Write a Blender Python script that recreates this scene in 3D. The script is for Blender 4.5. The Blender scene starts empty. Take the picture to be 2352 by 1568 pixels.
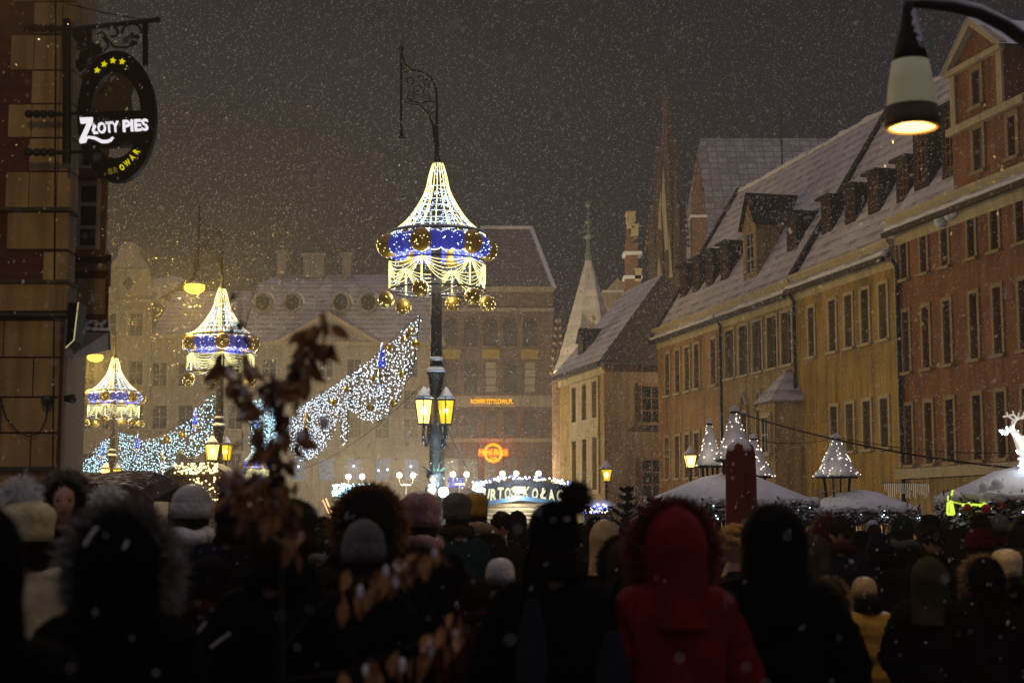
import bpy, bmesh, math, random
from mathutils import Vector, Matrix, noise as mnoise
random.seed(7)
SC = bpy.context.scene
COL = SC.collection
PI = math.pi
# ------------------------------------------------------------------ camera, sky, exposure
FU, HZ, CZ = 3593.0, 1195.0, 1.75          # focal length and eye level measured on a 2352 px wide view of the photograph
PITCH = math.atan((HZ - 784) / FU)
cam_data = bpy.data.cameras.new('camera')
cam = bpy.data.objects.new('camera', cam_data); COL.objects.link(cam)
cam_data.sensor_width = 36; cam_data.lens = 36 * FU / 2352
cam.location = (0, 0, CZ); cam.rotation_euler = (PI / 2 + PITCH, 0, 0)
cam_data.clip_start = 0.1; cam_data.clip_end = 1000
cam_data.dof.use_dof = True; cam_data.dof.focus_distance = 38; cam_data.dof.aperture_fstop = 2.6
SC.camera = cam
world = bpy.data.worlds.new('World'); SC.world = world; world.use_nodes = True
nt = world.node_tree; nt.nodes.clear()
wo = nt.nodes.new('ShaderNodeOutputWorld'); bg = nt.nodes.new('ShaderNodeBackground')
tc = nt.nodes.new('ShaderNodeTexCoord'); sx = nt.nodes.new('ShaderNodeSeparateXYZ'); cr = nt.nodes.new('ShaderNodeValToRGB')
nt.links.new(tc.outputs['Generated'], sx.inputs[0]); nt.links.new(sx.outputs['Z'], cr.inputs[0])
cr.color_ramp.elements[0].position = 0.0; cr.color_ramp.elements[0].color = (0.017, 0.0155, 0.016, 1)
cr.color_ramp.elements[1].position = 0.35; cr.color_ramp.elements[1].color = (0.0085, 0.0085, 0.0115, 1)
el = cr.color_ramp.elements.new(0.8); el.color = (0.36, 0.315, 0.37, 1)      # snow cloud over the town, brightest overhead
nt.links.new(cr.outputs[0], bg.inputs[0]); bg.inputs[1].default_value = 1.0
nt.links.new(bg.outputs[0], wo.inputs[0])
SC.view_settings.view_transform = 'Standard'; SC.view_settings.look = 'None'
SC.view_settings.exposure = -0.38; SC.view_settings.gamma = 1
cy = SC.cycles
cy.max_bounces = 5; cy.diffuse_bounces = 2; cy.glossy_bounces = 2; cy.transmission_bounces = 3; cy.transparent_max_bounces = 10
cy.volume_bounces = 0; cy.sample_clamp_indirect = 2.0; cy.sample_clamp_direct = 0
cy.use_denoising = True; cy.denoiser = 'OPENIMAGEDENOISE'; cy.denoising_input_passes = 'RGB_ALBEDO_NORMAL'
cy.caustics_reflective = False; cy.caustics_refractive = False
HAZE_DENSITY = 0.0016

def pray(px, py):
    cx = (px - 1176) / FU; cyy = (784 - py) / FU; c, s = math.cos(PITCH), math.sin(PITCH)
    return Vector((cx, c - cyy * s, s + cyy * c))
def at(px, py, Y):
    d = pray(px, py); t = Y / d.y
    return Vector((d.x * t, Y, CZ + d.z * t))
def on_plane(px, py, P0, D):                # where a sight line meets the vertical plane through P0 along D
    d = pray(px, py); n = Vector((-D[1], D[0])); t = (P0[0] * n.x + P0[1] * n.y) / (d.x * n.x + d.y * n.y)
    return Vector((d.x * t, d.y * t, CZ + d.z * t))

# ------------------------------------------------------------------ object helpers
def lk(o, parent=None):
    COL.objects.link(o)
    if parent: o.parent = parent
    return o
def tag(o, label=None, cat=None, group=None, kind=None):
    for k, v in (('label', label), ('category', cat), ('group', group), ('kind', kind)):
        if v: o[k] = v
    return o
def thing(name, label, cat, loc=(0, 0, 0), rz=0, group=None):
    o = bpy.data.objects.new(name, None); lk(o); o.location = loc; o.rotation_euler = (0, 0, rz); o.empty_display_size = .2
    return tag(o, label, cat, group)
def copy_tree(o, parent=None):
    c = o.copy(); lk(c)
    if parent: c.parent = parent
    for ch in o.children: copy_tree(ch, c)
    return c

class MB:
    def __init__(s): s.v = []; s.f = []; s.m = []
    def add(s, vs, fs, m=0):
        b = len(s.v); s.v += [tuple(p) for p in vs]
        for f in fs: s.f.append(tuple(b + i for i in f)); s.m.append(m)
        return s
    def quad(s, a, b, c, d, m=0): return s.add([a, b, c, d], [(0, 1, 2, 3)], m)
    def box(s, x0, x1, y0, y1, z0, z1, m=0):
        return s.add([(x0, y0, z0), (x1, y0, z0), (x1, y1, z0), (x0, y1, z0), (x0, y0, z1), (x1, y0, z1), (x1, y1, z1), (x0, y1, z1)],
                     [(0, 3, 2, 1), (4, 5, 6, 7), (0, 1, 5, 4), (1, 2, 6, 5), (2, 3, 7, 6), (3, 0, 4, 7)], m)
    def tube(s, pts, r, n=6, m=0, cap=True):
        pts = [Vector(p) for p in pts]; k = len(pts); rs = r if isinstance(r, (list, tuple)) else [r] * k
        vs = []; up = Vector((0, 0, 1)); last = None
        for i, p in enumerate(pts):
            t = (pts[min(i + 1, k - 1)] - pts[max(i - 1, 0)])
            if t.length < 1e-9: t = Vector((0, 0, 1))
            t.normalize()
            if last is None:
                a = up if abs(t.z) < .9 else Vector((1, 0, 0)); u = t.cross(a).normalized()
            else:
                u = (last - t * last.dot(t))
                u = u.normalized() if u.length > 1e-6 else t.orthogonal().normalized()
            last = u; w = t.cross(u)
            for j in range(n):
                an = 2 * PI * j / n; vs.append(p + (u * math.cos(an) + w * math.sin(an)) * rs[i])
        fs = []
        for i in range(k - 1):
            for j in range(n): fs.append((i * n + j, i * n + (j + 1) % n, (i + 1) * n + (j + 1) % n, (i + 1) * n + j))
        if cap: fs.append(tuple(range(n - 1, -1, -1))); fs.append(tuple((k - 1) * n + j for j in range(n)))
        return s.add(vs, fs, m)
    def lathe(s, prof, n=16, m=0, c=(0, 0, 0), sx=1, sy=1, wob=None, a0=0.0):
        vs = []; k = len(prof)
        for i, (r, z) in enumerate(prof):
            for j in range(n):
                an = a0 + 2 * PI * j / n; rr = r * (wob(an, i / (k - 1)) if wob else 1)
                vs.append((c[0] + rr * math.cos(an) * sx, c[1] + rr * math.sin(an) * sy, c[2] + z))
        fs = [(i * n + j, i * n + (j + 1) % n, (i + 1) * n + (j + 1) % n, (i + 1) * n + j) for i in range(k - 1) for j in range(n)]
        fs.append(tuple(range(n - 1, -1, -1))); fs.append(tuple((k - 1) * n + j for j in range(n)))
        return s.add(vs, fs, m)
    def ball(s, c, r, n=10, k=7, m=0, sz=1.0):
        prof = [(max(1e-4, r * math.sin(PI * i / k)), -r * sz * math.cos(PI * i / k)) for i in range(k + 1)]
        return s.lathe(prof, n, m, c)
    def octa(s, c, r, m=0):
        x, y, z = c
        return s.add([(x + r, y, z), (x - r, y, z), (x, y + r, z), (x, y - r, z), (x, y, z + r), (x, y, z - r)],
                     [(0, 2, 4), (2, 1, 4), (1, 3, 4), (3, 0, 4), (2, 0, 5), (1, 2, 5), (3, 1, 5), (0, 3, 5)], m)
    def prism(s, poly, y0, y1, m=0):            # polygon of (x,z) points, thick along y
        n = len(poly)
        vs = [(x, y0, z) for x, z in poly] + [(x, y1, z) for x, z in poly]
        fs = [tuple(range(n)), tuple(range(2 * n - 1, n - 1, -1))] + [(i, i + n, (i + 1) % n + n, (i + 1) % n) for i in range(n)]
        return s.add(vs, fs, m)
    def ring(s, outer, inner, y0, y1, m=0):     # band between two equal-length outlines
        n = len(outer)
        vs = [(x, y0, z) for x, z in outer] + [(x, y0, z) for x, z in inner] + [(x, y1, z) for x, z in outer] + [(x, y1, z) for x, z in inner]
        fs = []
        for i in range(n):
            j = (i + 1) % n
            fs += [(i, j, n + j, n + i), (2 * n + j, 2 * n + i, 3 * n + i, 3 * n + j), (j, i, 2 * n + i, 2 * n + j), (n + i, n + j, 3 * n + j, 3 * n + i)]
        return s.add(vs, fs, m)
    def mesh(s, name, mats, smooth=False):
        me = bpy.data.meshes.new(name); me.from_pydata(s.v, [], s.f)
        for mt in (mats if isinstance(mats, (list, tuple)) else [mats]): me.materials.append(mt)
        me.polygons.foreach_set('material_index', s.m)
        if smooth: me.polygons.foreach_set('use_smooth', [True] * len(s.f))
        me.update(); return me
    def build(s, name, mats, parent=None, smooth=False, loc=None):
        o = bpy.data.objects.new(name, s.mesh(name, mats, smooth)); lk(o, parent)
        if loc is not None: o.location = loc
        return o

# ------------------------------------------------------------------ materials
def mat(name, col, rough=.8, var=.25, scale=2.0, bump=0.0, bscale=30., metal=0., spec=.3, snow=0., snow_at=.55, brick=None, rows=None, streak=0.):
    m = bpy.data.materials.new(name); m.use_nodes = True; t = m.node_tree; N = t.nodes; L = t.links
    b = N['Principled BSDF']; b.inputs['Roughness'].default_value = rough; b.inputs['Metallic'].default_value = metal
    b.inputs['Specular IOR Level'].default_value = spec
    tcn = N.new('ShaderNodeTexCoord'); nz = N.new('ShaderNodeTexNoise'); nz.inputs['Scale'].default_value = scale; nz.inputs['Detail'].default_value = 6
    L.new(tcn.outputs['Object'], nz.inputs['Vector'])
    ramp = N.new('ShaderNodeValToRGB'); lo, hi = 1 - var, 1 + var
    ramp.color_ramp.elements[0].position = .3; ramp.color_ramp.elements[1].position = .7
    ramp.color_ramp.elements[0].color = (*[c * lo for c in col], 1); ramp.color_ramp.elements[1].color = (*[min(1, c * hi) for c in col], 1)
    L.new(nz.outputs['Fac'], ramp.inputs[0]); out = ramp.outputs[0]
    if brick:                                   # brick = (size, mortar colour)
        mp = N.new('ShaderNodeMapping'); mp.inputs['Rotation'].default_value = (PI / 2, 0, 0); L.new(tcn.outputs['Object'], mp.inputs[0])
        br = N.new('ShaderNodeTexBrick'); br.inputs['Scale'].default_value = 1 / brick[0]; br.inputs['Mortar Size'].default_value = .03
        br.inputs['Mortar'].default_value = (*brick[1], 1); br.inputs['Brick Width'].default_value = 1.1; br.inputs['Row Height'].default_value = .4
        br.inputs['Bias'].default_value = -.2
        if len(brick) > 2: br.offset = 0; br.inputs['Row Height'].default_value = .8; br.inputs['Mortar Size'].default_value = .06
        L.new(mp.outputs[0], br.inputs['Vector']); L.new(out, br.inputs['Color1'])
        dk = N.new('ShaderNodeMixRGB'); dk.blend_type = 'MULTIPLY'; dk.inputs[0].default_value = 1; dk.inputs[2].default_value = (.6, .55, .55, 1)
        L.new(out, dk.inputs[1]); L.new(dk.outputs[0], br.inputs['Color2']); out = br.outputs['Color']
    if streak:                                  # grime that ran down the wall
        mp = N.new('ShaderNodeMapping'); mp.inputs['Scale'].default_value = (2.2, 2.2, .18); L.new(tcn.outputs['Object'], mp.inputs[0])
        n3 = N.new('ShaderNodeTexNoise'); n3.inputs['Scale'].default_value = 2; n3.inputs['Detail'].default_value = 5; L.new(mp.outputs[0], n3.inputs['Vector'])
        r3 = N.new('ShaderNodeValToRGB'); r3.color_ramp.elements[0].position = .35; r3.color_ramp.elements[1].position = .6
        r3.color_ramp.elements[0].color = (1 - streak,) * 3 + (1,); L.new(n3.outputs['Fac'], r3.inputs[0])
        mu = N.new('ShaderNodeMixRGB'); mu.blend_type = 'MULTIPLY'; mu.inputs[0].default_value = 1; L.new(out, mu.inputs[1]); L.new(r3.outputs[0], mu.inputs[2]); out = mu.outputs[0]
    if rows:                                    # courses of tiles showing through: (spacing in m, colour, cover)
        sp = N.new('ShaderNodeSeparateXYZ'); L.new(tcn.outputs['Object'], sp.inputs[0])
        wv = N.new('ShaderNodeMath'); wv.operation = 'MULTIPLY'; wv.inputs[1].default_value = 1 / rows[0]; L.new(sp.outputs['Z'], wv.inputs[0])
        fr = N.new('ShaderNodeMath'); fr.operation = 'FRACT'; L.new(wv.outputs[0], fr.inputs[0])
        n4 = N.new('ShaderNodeTexNoise'); n4.inputs['Scale'].default_value = 1.3; n4.inputs['Detail'].default_value = 8; n4.inputs['Roughness'].default_value = .75; L.new(tcn.outputs['Object'], n4.inputs['Vector'])
        ad = N.new('ShaderNodeMath'); ad.operation = 'MULTIPLY_ADD'; ad.inputs[1].default_value = .32; L.new(fr.outputs[0], ad.inputs[0]); L.new(n4.outputs['Fac'], ad.inputs[2])
        r4 = N.new('ShaderNodeValToRGB'); r4.color_ramp.elements[0].position = rows[2] - .08; r4.color_ramp.elements[1].position = rows[2] + .08
        L.new(ad.outputs[0], r4.inputs[0])
        mx = N.new('ShaderNodeMixRGB'); L.new(r4.outputs[0], mx.inputs[0]); L.new(out, mx.inputs[1]); mx.inputs[2].default_value = (*rows[1], 1); out = mx.outputs[0]
    if snow:                                    # loose snow lying on whatever faces up
        ge = N.new('ShaderNodeNewGeometry'); sn = N.new('ShaderNodeSeparateXYZ'); L.new(ge.outputs['Normal'], sn.inputs[0])
        n2 = N.new('ShaderNodeTexNoise'); n2.inputs['Scale'].default_value = snow * 10; n2.inputs['Detail'].default_value = 5; L.new(tcn.outputs['Object'], n2.inputs['Vector'])
        a = N.new('ShaderNodeMath'); a.operation = 'MULTIPLY_ADD'; a.inputs[1].default_value = .9; L.new(n2.outputs['Fac'], a.inputs[0]); L.new(sn.outputs['Z'], a.inputs[2])
        r2 = N.new('ShaderNodeValToRGB'); r2.color_ramp.elements[0].position = min(.96, (snow_at + .45) / 1.9); r2.color_ramp.elements[1].position = min(1, (snow_at + .45) / 1.9 + .08)
        dv = N.new('ShaderNodeMath'); dv.operation = 'DIVIDE'; dv.inputs[1].default_value = 1.9; L.new(a.outputs[0], dv.inputs[0]); L.new(dv.outputs[0], r2.inputs[0])
        mx = N.new('ShaderNodeMixRGB'); L.new(r2.outputs[0], mx.inputs[0]); L.new(out, mx.inputs[1]); mx.inputs[2].default_value = (.78, .79, .82, 1); out = mx.outputs[0]
    L.new(out, b.inputs['Base Color'])
    if bump:
        nb = N.new('ShaderNodeTexNoise'); nb.inputs['Scale'].default_value = bscale; nb.inputs['Detail'].default_value = 4; L.new(tcn.outputs['Object'], nb.inputs['Vector'])
        bp = N.new('ShaderNodeBump'); bp.inputs['Strength'].default_value = bump; bp.inputs['Distance'].default_value = .05
        L.new(nb.outputs['Fac'], bp.inputs['Height']); L.new(bp.outputs[0], b.inputs['Normal'])
    return m
def glow(name, col, st):
    m = bpy.data.materials.new(name); m.use_nodes = True; N = m.node_tree.nodes; L = m.node_tree.links
    N.remove(N['Principled BSDF']); e = N.new('ShaderNodeEmission'); e.inputs[0].default_value = (*col, 1); e.inputs[1].default_value = st
    L.new(e.outputs[0], N['Material Output'].inputs[0])
    m.cycles.emission_sampling = 'NONE'; return m
def lamp_glass(name, col, st, tr=.8):           # frosted lantern pane: glows and lets the bulb's light through
    m = bpy.data.materials.new(name); m.use_nodes = True; N = m.node_tree.nodes; L = m.node_tree.links
    N.remove(N['Principled BSDF']); e = N.new('ShaderNodeEmission'); e.inputs[0].default_value = (*col, 1); e.inputs[1].default_value = st
    t = N.new('ShaderNodeBsdfTransparent'); t.inputs[0].default_value = (tr, tr * .97, tr * .9, 1); a = N.new('ShaderNodeAddShader')
    L.new(e.outputs[0], a.inputs[0]); L.new(t.outputs[0], a.inputs[1]); L.new(a.outputs[0], N['Material Output'].inputs[0])
    m.cycles.emission_sampling = 'NONE'; return m
def light(name, loc, power, col, parent=None, r=.08, typ='POINT', spot=None):
    d = bpy.data.lights.new(name, typ); d.energy = power; d.color = col; d.shadow_soft_size = r
    if spot: d.spot_size = math.radians(spot); d.spot_blend = .5
    o = bpy.data.objects.new(name, d); lk(o, parent); o.location = loc; return o
SODIUM = (1, .62, .085); WARM = (1, .75, .40); COOLW = (.80, .88, 1.0)
M = {}
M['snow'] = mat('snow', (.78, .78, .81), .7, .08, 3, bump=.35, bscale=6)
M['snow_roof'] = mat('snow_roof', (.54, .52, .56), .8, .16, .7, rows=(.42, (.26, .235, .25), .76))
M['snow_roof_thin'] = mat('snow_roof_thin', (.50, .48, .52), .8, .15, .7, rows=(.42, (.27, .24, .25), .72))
M['tile_dark'] = mat('tile_dark', (.018, .012, .012), .8, .3, 3, snow=.5, snow_at=.85)
M['hall_tile'] = mat('hall_tile', (.50, .48, .475), .8, .3, 3, brick=(.62, (.22, .205, .195), 1))
M['plaster_orange'] = mat('plaster_orange', (.42, .235, .075), .85, .32, .6, bump=.1, streak=.5)
M['plaster_ochre'] = mat('plaster_ochre', (.43, .275, .055), .85, .32, .6, bump=.1, streak=.5)
M['plaster_tan'] = mat('plaster_tan', (.42, .285, .10), .85, .32, .6, bump=.1, streak=.5)
M['plaster_cream'] = mat('plaster_cream', (.55, .46, .27), .85, .12, 1, bump=.08, streak=.25)
M['plaster_red'] = mat('plaster_red', (.26, .105, .042), .85, .25, 1.2, bump=.1, streak=.4)
M['plaster_brown'] = mat('plaster_brown', (.20, .12, .07), .85, .3, .8, bump=.1, streak=.4)
M['surround_tan'] = mat('surround_tan', (.30, .22, .10), .8, .15, 2, bump=.1, snow=.6, snow_at=.4)
M['trim_stone'] = mat('trim_stone', (.44, .36, .22), .8, .15, 2, bump=.1, snow=.6, snow_at=.4)
M['far_plaster'] = mat('far_plaster', (.42, .36, .27), .85, .12, .4, streak=.3)
M['far_brick'] = mat('far_brick', (.25, .185, .145), .85, .2, .5, brick=(.4, (.16, .12, .1)), streak=.3)
M['far_grey'] = mat('far_grey', (.30, .27, .24), .85, .12, .4, streak=.3)
M['brick'] = mat('brick', (.24, .12, .065), .85, .25, 2, brick=(.28, (.25, .2, .15)))
M['stone_dark'] = mat('stone_dark', (.13, .09, .06), .85, .3, 2, snow=.8, snow_at=.45)
M['brick_dark'] = mat('brick_dark', (.085, .02, .018), .85, .3, 2, brick=(.16, (.07, .03, .025)), bump=.2)
M['beige_block'] = mat('beige_block', (.33, .24, .12), .85, .32, 1.2, bump=.3, bscale=14, streak=.5)
M['iron'] = mat('iron', (.018, .016, .015), .5, .3, 8, metal=.3, snow=1.2, snow_at=.62)
M['iron_bare'] = mat('iron_bare', (.007, .0065, .007), .5, .3, 8, metal=.05, spec=.15)
M['post_paint'] = mat('post_paint', (.03, .025, .02), .55, .3, 5, snow=1.2, snow_at=.7)
M['window_frame'] = mat('window_frame', (.42, .38, .30), .6, .1, 4)
M['frame_brown'] = mat('frame_brown', (.16, .075, .03), .6, .2, 4)
M['glass_dark'] = mat('glass_dark', (.012, .012, .014), .12, .2, 2, spec=.6)
M['glass_grey'] = mat('glass_grey', (.10, .10, .11), .25, .4, .8, spec=.5)
M['glass_curtain'] = mat('glass_curtain', (.05, .045, .035), .3, .5, 3, spec=.5)
M['wood'] = mat('wood', (.12, .07, .035), .75, .3, 6, snow=.8, snow_at=.6)
M['wood_pale'] = mat('wood_pale', (.42, .32, .18), .7, .2, 5)
M['black'] = mat('black', (.0025, .0025, .0025), .5, .2, 5, spec=.06)
M['gold'] = mat('gold', (.62, .42, .07), .28, .15, 6, metal=.85, snow=1.5, snow_at=.85)
M['blue_ball'] = mat('blue_ball', (.04, .06, .65), .3, .15, 6, metal=.3, snow=1.5, snow_at=.8)
M['ground'] = mat('ground', (.35, .34, .34), .75, .3, .8, bump=.4, bscale=5)
M['led_white'] = glow('led_white', (.66, .83, 1), 8)
M['led_cyan'] = glow('led_cyan', (.45, .82, 1), 7)
M['led_warm'] = glow('led_warm', (1, .83, .36), 5)
M['led_canopy'] = glow('led_canopy', (.48, .66, 1), 5)
M['led_blue'] = glow('led_blue', (.10, .16, 1), 5)
M['tube_warm'] = glow('tube_warm', (1, .89, .36), 2.5)
M['tube_white'] = glow('tube_white', (.66, .82, 1), 2.6)
M['bulb'] = glow('bulb', (1, .80, .45), 14)
M['bulb_sodium'] = glow('bulb_sodium', (1, .50, .05), 5)
M['bulb_white'] = glow('bulb_white', (1, .93, .8), 9)
M['pane_amber'] = lamp_glass('pane_amber', (1, .52, .06), 1.0)
M['pane_yellow'] = lamp_glass('pane_yellow', (1, .64, .0), 1.15, .3)
M['pane_white'] = lamp_glass('pane_white', (1, .56, .12), 4.0, .5)

# ------------------------------------------------------------------ ground and air
g = MB(); n = 40
for i in range(n + 1):
    for j in range(n + 1):
        x, y = -72 + 144 * i / n, -15 + 160 * j / n
        g.v.append((x, y, .03 * mnoise.noise((x * .2, y * .2, 0))))
for i in range(n):
    for j in range(n): g.f.append((i * (n + 1) + j, (i + 1) * (n + 1) + j, (i + 1) * (n + 1) + j + 1, i * (n + 1) + j + 1)); g.m.append(0)
tag(g.build('ground', M['ground'], smooth=True), kind='structure')
hz = MB().box(-85, 85, -25, 156, -1.2, 46)
hm = bpy.data.materials.new('haze_air'); hm.use_nodes = True; hm.node_tree.nodes.clear()
ho = hm.node_tree.nodes.new('ShaderNodeOutputMaterial'); hv = hm.node_tree.nodes.new('ShaderNodeVolumePrincipled')
hv.inputs['Color'].default_value = (.93, .91, .90, 1); hv.inputs['Density'].default_value = HAZE_DENSITY; hv.inputs['Anisotropy'].default_value = .25
hm.node_tree.links.new(hv.outputs[0], ho.inputs['Volume'])
tag(hz.build('haze', hm), kind='stuff')
# ------------------------------------------------------------------ walls with real openings, windows as parts
def wall_mb(mb, x0, x1, z0, z1, ops, depth=.28, y=0.0, m=0, mr=0):
    xs = sorted({x0, x1, *[v for o in ops for v in o[:2]]}); zs = sorted({z0, z1, *[v for o in ops for v in o[2:]]})
    for i in range(len(xs) - 1):
        for j in range(len(zs) - 1):
            cx, cz = (xs[i] + xs[i + 1]) / 2, (zs[j] + zs[j + 1]) / 2
            if any(a < cx < b and c < cz < d for a, b, c, d in ops): continue
            mb.quad((xs[i], y, zs[j]), (xs[i + 1], y, zs[j]), (xs[i + 1], y, zs[j + 1]), (xs[i], y, zs[j + 1]), m)
    for a, b, c, d in ops:
        k = y + depth
        mb.quad((a, y, c), (a, k, c), (a, k, d), (a, y, d), mr); mb.quad((b, k, c), (b, y, c), (b, y, d), (b, k, d), mr)
        mb.quad((a, y, c), (b, y, c), (b, k, c), (a, k, c), mr); mb.quad((a, k, d), (b, k, d), (b, y, d), (a, y, d), mr)
WCACHE = {}
def window(parent, x, z, w, h, surround='trim_stone', frame='window_frame', glass='glass_dark', sw=.13, cols=2, rows=3, depth=.28, proud=.05, rot=0, y=0., arch=False, sill=True, fill=None):
    key = (round(w, 2), round(h, 2), surround, frame, glass, sw, cols, rows, depth, proud, arch, sill, fill)
    if key not in WCACHE:
        b = MB(); hw = w / 2
        if sw:
            b.box(-hw - sw, -hw, -proud, .01, 0, h + sw, 0); b.box(hw, hw + sw, -proud, .01, 0, h + sw, 0)
            b.box(-hw, hw, -proud + .003, .01, h, h + sw, 0)
        if sill: b.box(-hw - sw - .05, hw + sw + .05, -proud - .1, .01, -.1, 0, 0)
        fy0, fy1, f = depth - .1, depth - .04, .06
        b.box(-hw, -hw + f, fy0, fy1, 0, h, 1); b.box(hw - f, hw, fy0, fy1, 0, h, 1); b.box(-hw + f, hw - f, fy0 + .003, fy1, 0, f, 1); b.box(-hw + f, hw - f, fy0 + .003, fy1, h - f, h, 1)
        for i in range(1, cols): b.box(-hw + w * i / cols - .03, -hw + w * i / cols + .03, fy0 + .006, fy1, f, h - f, 1)
        for j in range(1, rows): b.box(-hw + f, hw - f, fy0 + .012, fy1 - .004, h * j / rows - .025, h * j / rows + .025, 1)
        if arch:                                # corners of the round head filled with wall
            for sgn in (-1, 1):
                pts = [(sgn * hw * math.cos(a), h - hw + hw * math.sin(a)) for a in [PI / 2 * k / 6 for k in range(7)]] + [(sgn * hw, h)]
                b.prism(pts if sgn > 0 else pts[::-1], .004, .08, 2)
        p = MB().quad((-hw, depth - .02, 0), (hw, depth - .02, 0), (hw, depth - .02, h), (-hw, depth - .02, h))
        WCACHE[key] = (b.mesh('window', [M[surround], M[frame], M[fill or surround]]), p.mesh('pane', M[glass]))
    a, c = WCACHE[key]
    o = bpy.data.objects.new('window', a); lk(o, parent); o.location = (x, y, z); o.rotation_euler = (0, 0, rot)
    q = bpy.data.objects.new('pane', c); lk(q, o); return o

# ------------------------------------------------------------------ the row of town houses on the right
E0 = at(1510, 757, 76); _k = .235; _n = math.hypot(_k, 1); DX = Vector((_k / _n, -1 / _n, 0)); NX = Vector((1 / _n, _k / _n, 0))
RZ = math.atan2(DX.y, DX.x); O0 = Vector((E0.x, E0.y, 0))
RIDGE_D, EAVE, RIDGE_Z = 4.28, 11.0, 18.05
SL = (RIDGE_Z - EAVE) / RIDGE_D
def gable_roof(root, s0, s1, eave, ridge, material, over=.35, thick=.14, d2=9.0, name='roof'):
    sl = (ridge - eave) / RIDGE_D; b = MB()
    prof = [(-over, eave - over * sl + .1), (RIDGE_D, ridge), (d2 + over, eave - over * sl + .1), (d2 + over, eave - over * sl + .1 - thick), (RIDGE_D, ridge - thick - .1), (-over, eave - over * sl + .1 - thick)]
    n = len(prof); vs = [(s0, d, z) for d, z in prof] + [(s1, d, z) for d, z in prof]
    b.add(vs, [(i, i + n, (i + 1) % n + n, (i + 1) % n) for i in range(n)] + [(0, 1, 4, 5), (1, 2, 3, 4), (n + 5, n + 4, n + 1, n), (n + 4, n + 3, n + 2, n + 1)])
    r = b.build(name, material, root)
    c = MB(); k = 24                             # lumpy ridge and eave snow
    for zz, dd, rr, nm in ((ridge + .02, RIDGE_D, .13, 'ridge_snow'), (eave - over * sl + .12, -over, .08, 'eave_snow')):
        c = MB(); pts = [(s0 + (s1 - s0) * i / k, dd, zz + random.uniform(-.03, .03)) for i in range(k + 1)]
        c.tube(pts, [rr * random.uniform(.6, 1.2) for _ in pts], 6); c.build(nm, M['snow'], r, True)
    gt = MB().box(s0, s1, -over - .16, -over - .02, eave - over * sl - .16, eave - over * sl + .0); gt.build('gutter', M['iron'], root)
    return r
def house(label, s0, s1, eave, ridge, wall, roofm, ops, cat='house', sur='trim_stone', z0=0., gl='glass_dark', cove=True, gutters=True):
    root = thing('town_house', label, cat, O0 + DX * s0, RZ, 'town houses along the square')
    b = MB(); w = s1 - s0
    wall_mb(b, 0, w, z0, eave, [(x - ww / 2, x + ww / 2, z, z + h) for x, z, ww, h in ops], depth=.32)
    b.quad((w, 0, 0), (w, 9, 0), (w, 9, eave), (w, 0, eave)); b.quad((0, 9, 0), (0, 0, 0), (0, 0, eave), (0, 9, eave))
    b.quad((w, 9, 0), (0, 9, 0), (0, 9, eave), (w, 9, eave))
    b.add([(0, 0, eave), (0, 9, eave), (0, RIDGE_D, ridge - .15)], [(0, 1, 2)]); b.add([(w, 0, eave), (w, 9, eave), (w, RIDGE_D, ridge - .15)], [(0, 1, 2)])
    b.build('wall', wall, root)
    rw = random.Random(int(s0 * 10))
    for x, z, ww, h in ops: window(root, x, z, ww, h, sur, glass=rw.choice((gl, gl, gl, 'glass_grey', 'glass_curtain')), depth=.32, cols=2 if ww > .45 else 1)
    if cove:                                     # broad moulded band under the eaves
        c = MB(); prof = [(0, eave - .95), (-.05, eave - .95), (-.07, eave - .85), (-.1, eave - .5), (-.2, eave - .2), (-.32, eave - .08), (-.32, eave + .02), (0, eave + .02)]
        n = len(prof); c.add([(.003, d, z) for d, z in prof] + [(w - .003, d, z) for d, z in prof], [(i, i + n, (i + 1) % n + n, (i + 1) % n) for i in range(n)] + [tuple(range(n)), tuple(range(2 * n - 1, n - 1, -1))])
        c.build('cornice', M['plaster_cream'] if sur != 'x' else wall, root)
    if roofm: gable_roof(root, 0, w, eave, ridge, roofm)
    return root
def dormer(root, s, d0, w, ztop, eave=EAVE, face='tile_dark', gable=False, glass='glass_dark', sl=SL):
    zb = eave + d0 * sl; de = (ztop - .15 - eave) / sl + .25; x0, x1 = s - w / 2, s + w / 2; b = MB()
    ops = [(s - w * .28, s + w * .28, zb + .3, ztop - .3)]
    wall_mb(b, x0, x1, zb - .2, ztop, ops, depth=.12, y=d0)
    for x in (x0, x1): b.add([(x, d0, zb - .2), (x, d0, ztop), (x, de, ztop), (x, de, ztop - .2)], [(0, 1, 2, 3)])
    o = b.build('dormer', M[face], root)
    window(o, s, zb + .3, w * .56, ztop - zb - .6, face, 'frame_brown' if face == 'tile_dark' else 'window_frame', glass, sw=0, cols=2, rows=3, depth=.12, y=d0, sill=False)
    r = MB()
    if gable:
        zt = ztop + w * .95; dd = (zt - eave) / sl + .4
        r.add([(x0 - .15, d0 - .15, ztop - .12), (s, d0 - .15, zt), (x1 + .15, d0 - .15, ztop - .12), (x0 - .15, dd, ztop - .12), (s, dd, zt), (x1 + .15, dd, ztop - .12)], [(0, 1, 4, 3), (1, 2, 5, 4)])
        MB().add([(x0, d0 + .01, ztop), (x1, d0 + .01, ztop), (s, d0 + .01, zt - .2)], [(0, 1, 2)]).build('gable', M[face], o)
    else:
        r.box(x0 - .14, x1 + .14, d0 - .2, de, ztop, ztop + .1)
    r.build('dormer_roof', M['tile_dark'], o)
    return o
H = []
A_ops = [(x, 7.68, .62, 2.0) for x in (1.5, 2.97, 4.3, 5.6, 7.73)] + [(x, 3.72, .62, 1.95) for x in (1.35, 2.8, 4.15, 5.46)]
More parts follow.
